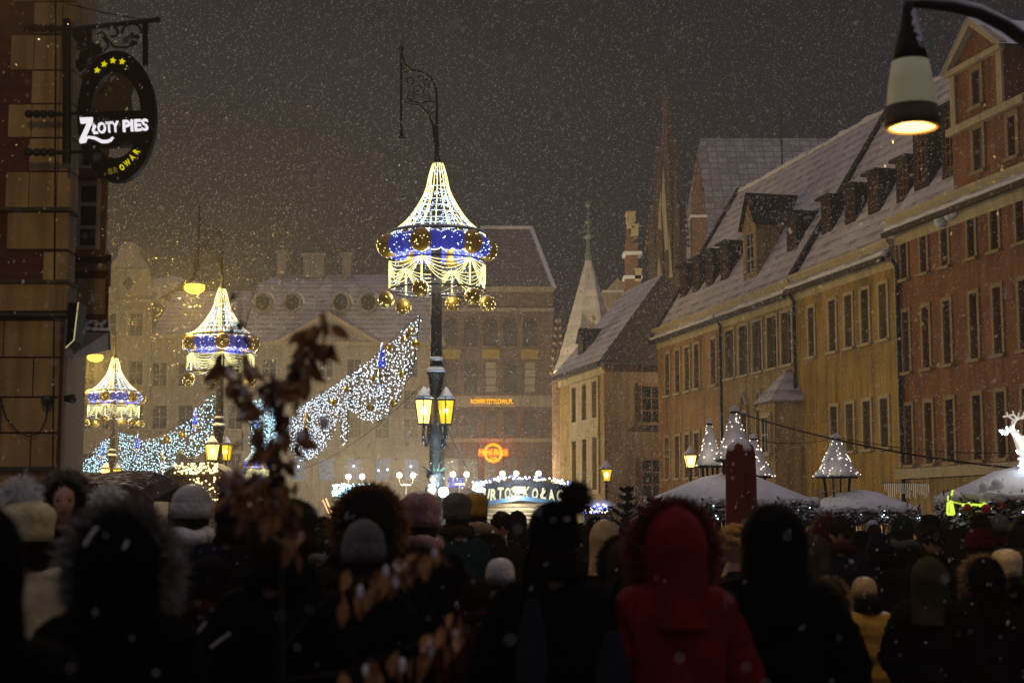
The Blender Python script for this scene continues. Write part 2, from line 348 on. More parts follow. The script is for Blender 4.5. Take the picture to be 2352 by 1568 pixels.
ha = house('plain orange plastered house at the far end with four dark dormers', 0, 8.74, EAVE, RIDGE_Z, M['plaster_orange'], M['snow_roof'], A_ops); H.append(ha)
for s, z in ((1.4, 13.95), (3.2, 14.0), (5.0, 14.05), (6.9, 14.1)): dormer(ha, s, .85, .95, z)
B_ops = [(x - 8.74, 7.78, .95, 2.05) for x in (9.7, 11.28, 12.8, 14.34, 15.8)] + [(x - 8.74, 4.3, .62, 1.9) for x in (11.2, 12.9)]
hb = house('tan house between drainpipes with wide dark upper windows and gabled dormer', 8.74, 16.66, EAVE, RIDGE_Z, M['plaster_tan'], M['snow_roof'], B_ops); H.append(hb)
dormer(hb, 2.1, .5, 1.5, 14.2, face='plaster_tan', gable=True); dormer(hb, 5.6, .9, .95, 14.0)
for x in (11.2, 12.9):                           # pointed gothic heads over the two lower windows
    a = MB(); pts = [(x - 8.74 - .45, -.06, 6.1), (x - 8.74 - .35, -.06, 6.5), (x - 8.74, -.06, 7.0), (x - 8.74 + .35, -.06, 6.5), (x - 8.74 + .45, -.06, 6.1)]
    a.tube(pts, .07, 6).build('pointed_arch', M['trim_stone'], hb)
C_ops = [(18.15 - 16.66, 7.85, .5, 1.85)] + [(x - 16.66, 7.85, .56, 1.87) for x in (20, 21.35, 22.67, 24.03)] + [(x - 16.66, 4.2, .56, 1.65) for x in (19.95, 21.25, 22.6, 23.92)]
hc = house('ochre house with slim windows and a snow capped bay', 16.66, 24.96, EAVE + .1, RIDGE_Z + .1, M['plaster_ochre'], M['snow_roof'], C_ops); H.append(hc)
for s, z in ((1.0, 14.0), (3.1, 14.0), (5.0, 14.1), (7.2, 14.1)): dormer(hc, s, .9, .9, z)
fw = MB(); fw.add([(-.2, -.3, 11.05), (-.2, RIDGE_D, 18.35), (-.2, RIDGE_D, 17.8), (-.2, .2, 11.05), (.2, -.3, 11.05), (.2, RIDGE_D, 18.35), (.2, RIDGE_D, 17.8), (.2, .2, 11.05)],
                  [(0, 1, 2, 3), (7, 6, 5, 4), (0, 4, 5, 1), (1, 5, 6, 2), (3, 2, 6, 7), (0, 3, 7, 4)]); fw.build('parapet', M['tile_dark'], hc)
f2 = MB().add([(-.12, -.38, 10.6), (-.12, RIDGE_D, 18.3), (-.12, RIDGE_D, 17.9), (.25, -.38, 10.6), (.25, RIDGE_D, 18.3), (.25, RIDGE_D, 17.9)], [(0, 1, 2), (5, 4, 3), (0, 3, 4, 1)]); f2.build('verge', M['tile_dark'], ha)
# polygonal bay on the ochre house
by = MB(); bx, bw = -.75, 1.25
prof = [(bx - bw, 0), (bx - bw * .62, -.95), (bx + bw * .62, -.95), (bx + bw, 0)]
for i in range(3):
    (xa, ya), (xb, yb) = prof[i], prof[i + 1]; by.quad((xa, ya, 2.6), (xb, yb, 2.6), (xb, yb, 6.3), (xa, ya, 6.3))
by.add([(x, y, 2.6) for x, y in prof], [(3, 2, 1, 0)]); bay = by.build('bay', M['plaster_tan'], hc)
br = MB(); e = [(bx - bw - .2, .0, 6.25), (bx - bw * .7, -1.2, 6.25), (bx + bw * .7, -1.2, 6.25), (bx + bw + .2, 0, 6.25), (bx + .1, 0, 7.7)]
br.add(e, [(0, 1, 4), (1, 2, 4), (2, 3, 4), (3, 2, 1, 0)]).build('bay_roof', M['snow_roof_thin'], bay)
window(bay, bx, 4.3, .7, 1.45, 'wood_pale', y=-.96, depth=.0, cols=2, rows=2, proud=.06)
# red house
RC = (25.62, 26.96, 28.32, 29.95, 31.3, 32.7, 34.2, 35.6, 37.0)
R_ops = [(x - 24.96, 9.66, .40, 1.32) for x in RC] + [(x - 24.96, 6.58, .42, 1.98) for x in RC] + [(x - 24.96, 3.55, .46, 1.93) for x in RC]
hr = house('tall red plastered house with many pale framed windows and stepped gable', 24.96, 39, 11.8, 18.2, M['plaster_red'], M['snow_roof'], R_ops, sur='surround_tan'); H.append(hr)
MB().box(.003, 14, -.22, 0, 3.1, 3.42).build('shop_cornice', M['trim_stone'], hr)
MB().box(.003, 14, -.05, 0, 0, 3.09).build('shop_front', M['plaster_tan'], hr)
MB().box(.02, .22, -.07, 0, 3.45, 10.8).build('quoin_strip', M['plaster_cream'], hr)
gb = MB(); x0, x1 = 29.0 - 24.96, 33.2 - 24.96; xa, xb, xc = 29.07 - 24.96, 32.1 - 24.96, 30.6 - 24.96
wall_mb(gb, x0, x1, 11.85, 13.8, [(5.35, 5.85, 12.2, 13.5), (7.3, 7.7, 12.2, 13.4)], y=-.02)
wall_mb(gb, xa, xb, 13.8, 15.65, [(5.4, 5.85, 14.2, 15.3)], y=-.02)
gb.add([(xa, -.02, 15.65), (xb, -.02, 15.65), (xc, -.02, 16.7)], [(0, 1, 2)])
for x, za, zb in ((x0, 11.8, 13.8), (x1, 11.8, 13.8), (xa, 13.8, 15.65), (xb, 13.8, 15.65)): gb.quad((x, -.02, za), (x, 4.5, za), (x, 4.5, zb), (x, -.02, zb))
gbo = gb.build('gable', M['plaster_red'], hr)
for x, z, w, h in ((5.6, 12.2, .5, 1.3), (7.5, 12.2, .4, 1.2), (5.625, 14.2, .45, 1.1)): window(gbo, x, z, w, h, 'surround_tan', y=-.02, sw=.16)
gt = MB(); gt.box(x0 - .1, x1 + .1, -.2, -.02, 13.62, 13.85); gt.box(xa - .1, xb + .1, -.2, -.02, 15.5, 15.68)
gt.prism([(xa - .25, 15.68), (xc, 16.95), (xb + .25, 15.68), (xb - .1, 15.68), (xc, 16.68), (xa + .1, 15.68)], -.25, -.02)
for xx in (xa, xb - .3): gt.box(xx, xx + .3, -.1, -.02, 13.86, 15.49)
gt.build('gable_moulding', M['plaster_cream'], gbo)
gr = MB().add([(xa - .3, -.3, 15.6), (xc, -.3, 16.97), (xb + .3, -.3, 15.6), (xa - .3, 5, 15.6), (xc, 5, 16.97), (xb + .3, 5, 15.6)], [(0, 1, 4, 3), (1, 2, 5, 4)])
gr.box(x0 - .1, xa - .1, 0, 4.5, 13.85, 13.95); gr.box(xb + .1, x1 + .1, 0, 4.5, 13.85, 13.95)
gr.build('gable_roof', M['snow'], gbo)
for s, z in ((1.0, 14.9), (2.9, 14.9)): dormer(hr, s, .5, 1.0, z, eave=11.8, sl=(18.2 - 11.8) / RIDGE_D)
sb = MB()
for i in range(5): sb.ball((3.2 + .28 * i + random.uniform(-.05, .05), -.2, 11.25 + random.uniform(-.15, .2)), random.uniform(.13, .22), 8, 6, sz=1.4)
sb.build('snow_clump', M['snow'], hr, True)
for root, x in ((hb, .12), (hc, .12), (hr, .3)):  # drainpipes
    MB().tube([(x, -.42, 10.6), (x, -.12, 10.1), (x, -.12, .2)], .07, 6).build('drainpipe', M['iron'], root)

# ------------------------------------------------------------------ corner house set forward at the far end
C0 = at(1387, 830, 78); cb = thing('corner_house', 'corner house with cream window panel and steep snowy hipped roof', 'house', (C0.x, C0.y, 0), RZ)
b = MB(); ops = [(x - .42, x + .42, 6.95, 8.8) for x in (-5.5, -3.5, -1.6)] + [(x - .42, x + .42, 3.3, 5.95) for x in (-5.5, -3.5, -1.6)]
wall_mb(b, -8.5, 0, 0, 9.6, ops, depth=.3); b.build('wall', M['plaster_ochre'], cb)
for x in (-5.5, -3.5, -1.6):
    window(cb, x, 6.95, .84, 1.85, 'plaster_cream', 'frame_brown', sw=.0, depth=.3, sill=False); window(cb, x, 3.3, .84, 2.65, 'plaster_cream', 'frame_brown', sw=0, depth=.3, sill=False)
pn = MB(); wall_mb(pn, -6.3, -.85, 3.1, 9.0, ops, depth=.06, y=-.06); pn.box(-6.4, -.75, -.14, -.06, 6.0, 6.12); pn.build('window_panel', M['plaster_cream'], cb)
b = MB(); b.quad((0, 0, 0), (0, 8, 0), (0, 8, 9.6), (0, 0, 9.6)); b.quad((-8.5, 8, 0), (-8.5, 0, 0), (-8.5, 0, 9.6), (-8.5, 8, 9.6)); b.quad((0, 8, 0), (-8.5, 8, 0), (-8.5, 8, 9.6), (0, 8, 9.6))
b.build('side_wall', M['plaster_brown'], cb)
for z in (6.6, 2.9): window(cb, 2.45, z, 1.1, 1.9, 'plaster_brown', 'frame_brown', rot=PI / 2, depth=.02, proud=.03, y=0) .location = (.03, 2.45, z)
cr_ = MB(); ez = 9.55; Rv = [(-9, -.45, ez), (.45, -.45, ez), (.45, 8.4, ez), (-9, 8.4, ez), (-2.2, 3.9, 14.6), (-9, 3.9, 14.6)]
cr_.add(Rv, [(0, 1, 4, 5), (2, 3, 5, 4), (0, 5, 3), (3, 2, 1, 0)]); rf = cr_.build('roof', M['snow_roof'], cb)
MB().add([Rv[1], Rv[2], Rv[4]], [(0, 1, 2)]).build('hip', M['tile_dark'], rf)
MB().box(-8.9, .4, -.5, -.3, 9.4, 9.62).build('gutter', M['iron'], cb)
MB().box(-8.5, .1, -.12, 0, 9.05, 9.4).build('cornice', M['plaster_cream'], cb)
dm = MB().box(-6.6, -5.6, .5, 1.6, 10.2, 11.3).prism([(-6.75, 11.3), (-6.1, 12.1), (-5.45, 11.3)], .4, 2.2); dm.build('dormer', M['tile_dark'], rf)

# ------------------------------------------------------------------ town hall pieces behind
def P3(px, py, Y): return at(px, py, Y)
tw = thing('oriel_tower', 'white snow covered pyramid spire with tall finial behind the corner house', 'tower', (P3(1353, 840, 95).x, 95, 0))
zb, zt = P3(1353, 850, 95).z, P3(1355, 598, 95).z
MB().box(-1.4, 1.4, -1.4, 1.4, 0, zb).build('wall', M['plaster_cream'], tw)
MB().lathe([(2.35, zb - .1), (2.25, zb + .1), (1.95, zb + .9), (.2, zt)], 8, a0=PI / 8).build('roof', mat('snow_plaster', (.66, .62, .60), .8, .16, .8, rows=(.9, (.52, .49, .46), .7)), tw)
fz = P3(1355, 462, 95).z
fin = MB().lathe([(.2, zt - .1), (.24, zt + .4), (.12, zt + .5), (.12, zt + 1.3), (.34, zt + 1.45), (.12, zt + 1.6), (.1, zt + 2.2), (.25, zt + 2.4), (.06, zt + 2.6), (.04, fz - .4)], 8).ball((0, 0, fz - .2), .2)
for a in range(4): fin.tube([(0, 0, zt + 1.7), (.3 * math.cos(a * PI / 2), .3 * math.sin(a * PI / 2), zt + 2.0), (.15 * math.cos(a * PI / 2), .15 * math.sin(a * PI / 2), zt + 2.3)], .04, 5)
fin.build('finial', mat('copper_green', (.12, .17, .12), .6, .3, 5, snow=1.5, snow_at=.7), tw)
def crocket_gable(parent, cx, z0, w, h, y, material, n=7, name='ornate_gable'):
    b = MB(); b.prism([(cx - w / 2, z0), (cx - w * .42, z0 + h * .3), (cx - w * .2, z0 + h * .5), (cx - w * .08, z0 + h * .85), (cx, z0 + h), (cx + w * .08, z0 + h * .85), (cx + w * .2, z0 + h * .5), (cx + w * .42, z0 + h * .3), (cx + w / 2, z0)], y, y + .3)
    for i in range(n):
        t = i / (n - 1)
        for sg in (-1, 1):
            x = cx + sg * w * (.5 - .46 * t); z = z0 + h * (.05 + .85 * t ** 1.1)
            b.tube([(x, y + .15, z), (x + sg * .16, y + .15, z + .1), (x + sg * .14, y + .15, z + .28)], [.07, .07, .03], 5)
    b.tube([(cx, y + .15, z0 + h), (cx, y + .15, z0 + h + .7)], [.07, .03], 5).ball((cx, y + .15, z0 + h + .35), .16, 6, 5)
    return b.build(name, material, parent)
pa, pb = P3(1366, 815, 91), P3(1366, 722, 91)
crocket_gable(tw, pa.x - tw.location.x, pa.z - .6, 1.9, pb.z - pa.z + .2, -2.6, M['plaster_cream'])
pa, pb = P3(1330, 850, 91), P3(1330, 805, 91); crocket_gable(tw, pa.x - tw.location.x, pa.z - .8, 1.0, pb.z - pa.z + .5, -2.5, M['plaster_cream'], 5)
ct = thing('crocketed_pinnacle', 'slim brick pinnacle with leafy crockets left of the white pyramid spire', 'pinnacle', (P3(1285, 900, 97).x, 97, 0))
z1, z2 = P3(1285, 860, 97).z, P3(1285, 722, 97).z; b = MB().box(-.45, .45, -.45, .45, 0, z1).lathe([(.45, z1), (.05, z2)], 6)
for i in range(8):
    z = z1 + (z2 - z1) * i / 8; r = .45 * (1 - i / 8) + .1
    for a in range(4): b.ball((r * math.cos(a * PI / 2 + .4), r * math.sin(a * PI / 2 + .4), z + .1), .16, 5, 4)
b.build('spire', M['far_brick'], ct)
# stepped brick chimney
ch = thing('brick_chimney', 'tall brick chimney in steps with cream capped tops', 'chimney', (P3(1455, 700, 92).x, 92, 0))
Z = lambda y: P3(1455, y, 92).z; X = lambda x: P3(x, 640, 92).x - ch.location.x
b = MB(); b.box(X(1434), X(1470), -.6, .6, 0, Z(640)); b.box(X(1437), X(1464), -.5, .5, Z(640) + .003, Z(560)); b.box(X(1440), X(1458), -.4, .4, Z(560) + .003, Z(530)); b.build('shaft', M['brick'], ch)
for x0_, x1_, ya, yb in ((1449, 1465, 546, 524), (1442, 1457, 528, 512), (1440, 1458, 512, 495), (1456, 1471, 650, 625)):
    c = MB().box(X(x0_), X(x1_), -.7, .5, Z(ya) + .01, Z(yb)); c.box(X(x0_) - .06, X(x1_) + .06, -.76, .56, Z(yb) + .003, Z(yb) + .12); c.build('cap', M['plaster_cream'], ch)
for y in (585, 640): MB().box(X(1431), X(1470) + .08, -.7, .7, Z(y) - .1, Z(y) + .1).build('ledge', M['snow'], ch)
MB().tube([(X(1449), 0, Z(495)), (X(1449), 0, Z(462))], .03, 5).box(X(1444), X(1454), -.03, .03, Z(475), Z(472)).build('weather_vane', M['iron'], ch)
# gothic gable of the town hall with its fan of pinnacles
gg = thing('gothic_gable', 'steep gothic gable with crocketed spire and pinnacles', 'gable', (P3(1533, 640, 99).x, 99, 0))
Z = lambda y: P3(1533, y, 99).z; X = lambda x, y=600: P3(x, y, 99).x - gg.location.x
b = MB().prism([(X(1492), 0), (X(1492), Z(645)), (X(1512, 450), Z(450)), (X(1529, 260), Z(230)), (X(1537, 260), Z(230)), (X(1556, 450), Z(450)), (X(1578), Z(645)), (X(1578), 0)], 0, 1.0); b.build('wall', M['brick'], gg)
for pts in ([(1517, 470), (1521, 385), (1527, 470), (1533, 575), (1525, 580)], [(1532, 520), (1543, 640), (1535, 642)], [(1506, 645), (1511, 590), (1519, 645)], [(1511, 480), (1516, 440), (1517, 530), (1510, 530)]):
    MB().prism([(X(x, y), Z(y)) for x, y in pts], -.66, -.5).build('panel', M['plaster_cream'], gg)
for x, yb, yt, r in ((1497, 645, 480, .3), (1513, 645, 345, .3), (1533, 640, 205, .34), (1552, 645, 330, .3), (1568, 645, 470, .28)):
    p = MB(); zb_, zt_ = Z(yb), Z(yt); p.box(X(x) - r * .7, X(x) + r * .7, -.5, -.05, zb_, zb_ + (zt_ - zb_) * .45); p.lathe([(r, 0), (r * .9, .1), (.03, (zt_ - zb_) * .55)], 6, c=(X(x), -.28, zb_ + (zt_ - zb_) * .45))
    k = int((zt_ - zb_) * 1.6)
    for i in range(k):
        t = i / k; zz = zb_ + (zt_ - zb_) * (.45 + .53 * t); rr = r * (1 - t) + .09
        for sg in (-1, 1): p.ball((X(x) + sg * rr, -.28, zz), .11, 5, 4)
    p.ball((X(x), -.28, zt_), .16, 6, 5); p.build('pinnacle', M['stone_dark'], gg)
MB().tube([(X(1534), -.2, Z(205)), (X(1534), -.2, Z(140))], [.06, .02], 5).build('weather_vane', M['iron'], gg)
pc = thing('brick_pinnacle', 'plain brick pinnacle beside the tiled town hall roof', 'pinnacle', (P3(1605, 600, 96).x, 96, 0))
Z = lambda y: P3(1605, y, 96).z
b = MB().box(-.45, .45, -.4, .4, 0, Z(500)).box(-.38, .38, -.35, .35, Z(500) + .003, Z(440)).lathe([(.36, Z(440)), (.1, Z(390)), (.04, Z(350))], 6)
for i in range(6): b.ball((.3 * (-1) ** i * (1 - i / 8), 0, Z(435 - 11 * i)), .14, 5, 4)
b.build('shaft', M['brick'], pc)
MB().box(-.7, .6, -.5, .5, Z(600) - .1, Z(600) + .12).box(-.55, .5, -.45, .45, Z(500) - .06, Z(500) + .1).build('ledge', M['snow'], pc)
added_flood = MB().box(-.25, .25, -.2, .2, -.2, .2).build('flood_lamp', M['iron_bare'], cb, loc=(1.0, 7.5, 9.9)); light('flood_light', (2.5, 8.6, 11.2), 8000, (1, .84, .5), cb, .2)  # unseen flood lamp, its light set apart, added to brighten the gothic gable
hall = thing('town_hall', 'great town hall roof of snowy tiles rising behind the orange house', 'building', (P3(1750, 500, 104).x, 104, 0))
Z = lambda y, Y=104: P3(1750, y, Y).z; X = lambda x, y, Y=104: P3(x, y, Y).x - hall.location.x
b = MB(); zr = Z(318, 112); xl, xr = X(1640, 318, 112), X(1990, 318, 112)
b.add([(X(1595, 560), 0, Z(600)), (X(2100, 560), 0, Z(600)), (xr + 6, 8, zr), (xl - 1, 8, zr), (X(1595, 560), 16, Z(600)), (X(2100, 560), 16, Z(600))], [(0, 1, 2, 3), (5, 4, 3, 2), (4, 0, 3), (1, 5, 2)])
b.build('roof', M['hall_tile'], hall)
MB().box(X(1600, 560), X(2100, 560), .3, 15.7, 0, Z(600) + .3).build('wall', M['brick'], hall)
MB().tube([(X(1785, 400), -2, Z(430)), (X(1785, 400), -2, Z(270))], .06, 5).box(X(1779, 300), X(1792, 300), -2.05, -1.95, Z(285), Z(283)).build('antenna', M['iron'], hall)
# palace roofline seen between spire and chimney
pv = thing('pediment_house', 'pale far house with small pediment between spire and chimney', 'house', (P3(1415, 700, 118).x, 118, 0))
Z = lambda y: P3(1415, y, 118).z; X = lambda x: P3(x, 680, 118).x - pv.location.x
MB().box(X(1385), X(1480), 0, 6, 0, Z(672)).build('wall', M['far_plaster'], pv)
MB().prism([(X(1392), Z(668)), (X(1418), Z(640)), (X(1446), Z(668))], -.4, 5).build('pediment', M['far_plaster'], pv)
MB().box(X(1383), X(1482), -.4, 6, Z(672) + .003, Z(668)).build('cornice', M['snow'], pv)
# ------------------------------------------------------------------ far side of the square, dim through the snow
FY = 125.0
def far(name, label, xpx, cat='house'):
    t = thing(name, label, cat, (at(xpx, 900, FY).x, FY, 0), 0, 'far side of the square')
    return t, (lambda x, y=900: at(x, y, FY).x - t.location.x), (lambda y: at(1176, y, FY).z)
def far_windows(root, X, Z, cols, rows, wpx, **kw):
    ops = []
    for (yt, yb) in rows:
        for c in cols:
            xa, xb = X(c - wpx / 2, (yt + yb) / 2), X(c + wpx / 2, (yt + yb) / 2); ops.append((xa, xb, Z(yb), Z(yt)))
    return ops
def far_put(root, ops, **kw):
    for a, b_, c, d in ops: window(root, (a + b_) / 2, c, b_ - a, d - c, **kw)
# gabled house at the left
f1, X, Z = far('gabled_house', 'far house with curved gable and diamond window above its fellows', 250)
ops = far_windows(f1, X, Z, (200, 250, 311), [(718, 772), (828, 884), (930, 985), (1040, 1110)], 33)
b = MB(); wall_mb(b, X(140), X(345), 0, Z(692), ops, depth=.3)
dz = [(X(288), Z(626)), (X(310), Z(651)), (X(288), Z(676)), (X(266), Z(651))]
b.build('wall', M['far_plaster'], f1); far_put(f1, ops, surround='window_frame', glass='glass_grey', depth=.3, cols=2, rows=2, sw=.18)
gp = [(X(235), Z(692)), (X(238), Z(640)), (X(250), Z(600)), (X(262), Z(588)), (X(264), Z(566)), (X(278), Z(556)), (X(296), Z(556)), (X(310), Z(566)), (X(312), Z(588)), (X(326), Z(600)), (X(340), Z(640)), (X(345), Z(692))]
gm = MB().prism(gp, 0, .6).build('gable', M['far_plaster'], f1)
c_ = [(sum(p[0] for p in dz) / 4, sum(p[1] for p in dz) / 4)]
MB().ring(dz, [(c_[0][0] + (x - c_[0][0]) * .68, c_[0][1] + (z - c_[0][1]) * .68) for x, z in dz], -.1, .05).build('window_frame', M['window_frame'], gm)
MB().prism([(c_[0][0] + (x - c_[0][0]) * .7, c_[0][1] + (z - c_[0][1]) * .7) for x, z in dz], -.03, .04).build('pane', M['glass_grey'], gm)
for y, xa, xb in ((692, 138, 347), (622, 240, 332)): MB().box(X(xa), X(xb), -.35, 0.0, Z(y + 3), Z(y - 3)).build('cornice', M['trim_stone'], f1)
MB().add([(X(140), .3, Z(692)), (X(240), .3, Z(640)), (X(240), 10, Z(600)), (X(140), 10, Z(600))], [(0, 1, 2, 3)]).add([(X(335), .3, Z(640)), (X(345), .3, Z(692)), (X(360), 10, Z(600)), (X(335), 10, Z(590))], [(0, 1, 2, 3)]).build('roof', M['snow_roof_thin'], f1)
# plain house with tall snowy roof
f2, X, Z = far('plain_house', 'far yellowish house with cross barred windows behind the left light canopy', 450)
ops = far_windows(f2, X, Z, (365, 425, 485, 540), [(832, 886), (930, 985), (1040, 1100)], 35)
b = MB(); wall_mb(b, X(347), X(556), 0, Z(775), ops, depth=.3); b.build('wall', M['far_plaster'], f2)
far_put(f2, ops, surround='window_frame', glass='glass_grey', depth=.3, cols=2, rows=2, sw=.18)
MB().box(X(346), X(557), -.5, 0, Z(778), Z(769)).build('cornice', M['trim_stone'], f2)
MB().add([(X(346), -.4, Z(770)), (X(557), -.4, Z(770)), (X(540), 7, Z(640)), (X(352), 7, Z(640)), (X(346), 14, Z(770)), (X(557), 14, Z(770))], [(0, 1, 2, 3), (5, 4, 3, 2), (4, 0, 3), (1, 5, 2)]).build('roof', M['snow_roof_thin'], f2)
w_ = MB(); w_.box(X(368), X(376), -.6, 1, Z(702), Z(688)); w_.box(X(318), X(376), -.5, 0, Z(692) + .05, Z(689)); w_.build('attic', M['far_plaster'], f2)
# palace with pediment and mansard roof
f3, X, Z = far('palace', 'long far palace with pediment and three chimneys on a mansard roof', 780)
cols = (592, 618, 683, 748, 813, 878, 943, 995); ops = far_windows(f3, X, Z, cols[1:7], [(824, 866), (895, 940), (960, 1006)], 33)
lit = far_windows(f3, X, Z, (685, 748, 811, 878, 943), [(1052, 1104)], 36)
b = MB(); wall_mb(b, X(557), X(1022), 0, Z(790), ops + lit, depth=.3); b.build('wall', M['far_plaster'], f3)
far_put(f3, ops, surround='window_frame', glass='glass_grey', depth=.3, cols=2, rows=2, sw=.15)
M['glass_lit'] = glow('glass_lit', (.55, .56, .62), .42)
far_put(f3, lit, surround='window_frame', glass='glass_lit', depth=.3, cols=2, rows=3, sw=.12)
for x, y in ((686, 1071), (813, 1070), (944, 1071), (870, 1080), (890, 1078)): MB().ball((X(x, y), -.15, Z(y)), .10, 8, 6).build('wall_lamp', glow('lamp_bluish', (.7, .75, 1), 4), f3)
MB().box(X(557), X(1023), -.6, 0, Z(795), Z(786)).build('cornice', M['trim_stone'], f3)
pd = MB().prism([(X(640), Z(787)), (X(752), Z(722)), (X(866), Z(787))], -.45, 1.0).build('pediment', M['far_plaster'], f3)
MB().prism([(X(632), Z(787)), (X(752), Z(718)), (X(874), Z(787)), (X(858), Z(787)), (X(752), Z(727)), (X(648), Z(787))], -.75, -.44).build('pediment_moulding', M['trim_stone'], pd)
MB().prism([(X(672), Z(784)), (X(752), Z(738)), (X(832), Z(784))], -.52, -.45).build('pediment_field', M['far_grey'], pd)
rz1, rz2 = Z(640), Z(600); r = MB()
q = [(X(556), -.4, Z(788)), (X(1023), -.4, Z(788)), (X(975, 640), 3.5, rz1), (X(575, 640), 3.5, rz1), (X(930, 590), 7, rz2), (X(610, 590), 7, rz2), (X(1023), 14, Z(788)), (X(556), 14, Z(788))]
r.add(q, [(0, 1, 2, 3), (3, 2, 4, 5), (1, 6, 4, 2), (7, 0, 3, 5), (6, 7, 5, 4)]); rf = r.build('roof', M['snow_roof_thin'], f3)
for x in (597, 665, 778, 842):
    o = MB(); y = 689; cx, cz = X(x, y), Z(y); pr = [(cx + .75 * math.cos(a), cz + .85 * math.sin(a)) for a in [2 * PI * k / 14 for k in range(14)]]
    o.prism(pr, 1.3, 4.5); d = o.build('dormer', M['far_grey'], rf)
    MB().prism([(cx + (x_ - cx) * .78, cz + (z_ - cz) * .78) for x_, z_ in pr], 1.24, 1.32).build('pane', M['glass_dark'], d)
    MB().tube([(cx + .9 * math.cos(a), 2.2, cz + .98 * math.sin(a)) for a in [PI * k / 8 for k in range(9)]], .13, 5).build('dormer_snow', M['snow'], d)
for x0_, x1_, yt, yb in ((612, 634, 555, 620), (676, 725, 562, 606), (769, 790, 560, 612)):
    c = MB().box(X(x0_, 590), X(x1_, 590), 5.5, 7.2, Z(yb) - 2, Z(yt)); c.box(X(x0_, 590) - .15, X(x1_, 590) + .15, 5.35, 7.35, Z(yt) + .003, Z(yt) + .25); c.build('chimney', M['far_grey'], rf)
# tall brick store
f4, X, Z = far('brick_store', 'tall brown brick store with round arched windows and steep roof behind the tall lamp post', 1150, 'building')
cols = (1036, 1081, 1127, 1172, 1217)
arc = far_windows(f4, X, Z, cols, [(728, 795)], 32); tall = far_windows(f4, X, Z, cols, [(829, 902)], 28); low = far_windows(f4, X, Z, cols, [(943, 1000)], 28); gro = far_windows(f4, X, Z, cols, [(1050, 1120)], 34)
b = MB(); wall_mb(b, X(1014), X(1272), 0, Z(664), arc + tall + low + gro, depth=.35); b.build('wall', M['far_brick'], f4)
far_put(f4, arc, surround='far_brick', frame='frame_brown', glass='glass_grey', depth=.35, cols=1, rows=2, sw=0, arch=True, fill='far_brick')
for i, o in enumerate(tall): window(f4, (o[0] + o[1]) / 2, o[2], o[1] - o[0], o[3] - o[2], 'far_brick', 'frame_brown', 'glass_blind' if i in (2, 4) else 'glass_grey', sw=0, depth=.35, cols=1, rows=4) if i not in (2, 4) else window(f4, (o[0] + o[1]) / 2, o[2], o[1] - o[0], o[3] - o[2], 'far_brick', 'frame_brown', 'window_frame', sw=0, depth=.35, cols=1, rows=4)
far_put(f4, low, surround='far_brick', frame='frame_brown', glass='glass_grey', depth=.35, cols=1, rows=2, sw=0); far_put(f4, gro, surround='far_brick', frame='frame_brown', glass='glass_grey', depth=.35, cols=2, rows=2, sw=0)
for x in (1036, 1127, 1217): MB().box(X(x - 20), X(x + 20), -.08, 0, Z(824), Z(802)).build('relief_panel', mat('gold_relief', (.38, .28, .06), .7, .3, 3), f4)
for y0_, y1_, d in ((934, 908, .12), (716, 708, .3), (672, 660, .5), (1015, 1006, .2)): MB().box(X(1013), X(1273), -d, 0, Z(y0_), Z(y1_)).build('cornice', M['far_plaster'], f4)
r = MB(); q = [(X(1013), -.4, Z(662)), (X(1273), -.4, Z(662)), (X(1222, 495), 6, Z(492)), (X(1100, 495), 6, Z(492)), (X(1273), 13, Z(662)), (X(1013), 13, Z(662))]
r.add(q, [(0, 1, 2, 3), (1, 4, 2), (5, 0, 3), (4, 5, 3, 2)]); rf = r.build('roof', mat('dusted_tile', (.17, .15, .15), .8, .2, .6, rows=(.42, (.11, .09, .085), .6)), f4)
MB().tube([q[1], q[2]], .22, 5).tube([q[2], q[3]], .2, 5).build('ridge_snow', M['snow'], rf)
MB().box(X(1080), X(1118), 1.5, 5, Z(640), Z(585)).prism([(X(1074), Z(585)), (X(1099), Z(552)), (X(1124), Z(585))], 1.2, 6).build('dormer', M['far_brick'], rf)
def text_mesh(txt, name, width, height=None, ext=.02, offset=0., shear=0.):
    c = bpy.data.curves.new(name, 'FONT'); c.body = txt; c.size = 1; c.extrude = .02; c.offset = offset; c.shear = shear; c.align_x = 'CENTER'; c.align_y = 'CENTER'; c.resolution_u = 3
    o = bpy.data.objects.new(name, c); lk(o); me = bpy.data.meshes.new_from_object(o.evaluated_get(bpy.context.evaluated_depsgraph_get()))
    bpy.data.objects.remove(o); bpy.data.curves.remove(c)
    xs = [v.co.x for v in me.vertices]; ys = [v.co.y for v in me.vertices]; k = width / (max(xs) - min(xs)); ky = height / (max(ys) - min(ys)) if height else k
    cx, cy_ = (max(xs) + min(xs)) / 2, (max(ys) + min(ys)) / 2
    for v in me.vertices: v.co = ((v.co.x - cx) * k, -ext if v.co.z > 0 else ext, (v.co.y - cy_) * ky)   # stands upright, facing -y
    me.flip_normals() if False else None
    me.name = name; me.materials.clear(); return me
def text_obj(txt, name, material, width, loc, parent=None, height=None, ext=.02, offset=0., shear=0., tilt=0.):
    me = text_mesh(txt, name, width, height, ext, offset, shear); me.materials.append(material)
    o = bpy.data.objects.new(name, me); lk(o, parent); o.location = loc; o.rotation_euler = (0, -tilt, 0); return o
s1 = thing('lit_sign', 'orange lit letter sign across the brick store', 'sign', (at(1130, 922, FY).x, FY - .3, at(1130, 922, FY).z))
text_obj('ROWERYSTYLOWE.PL', 'lettering', glow('sign_orange', (1, .42, .0), 2.6), 97 / FU * FY, (0, 0, 0), s1, height=10 / FU * FY, ext=.03, offset=.025)
MB().box(-1.75, 1.75, .09, .28, -.05, .05).build('rail', M['iron_bare'], s1)
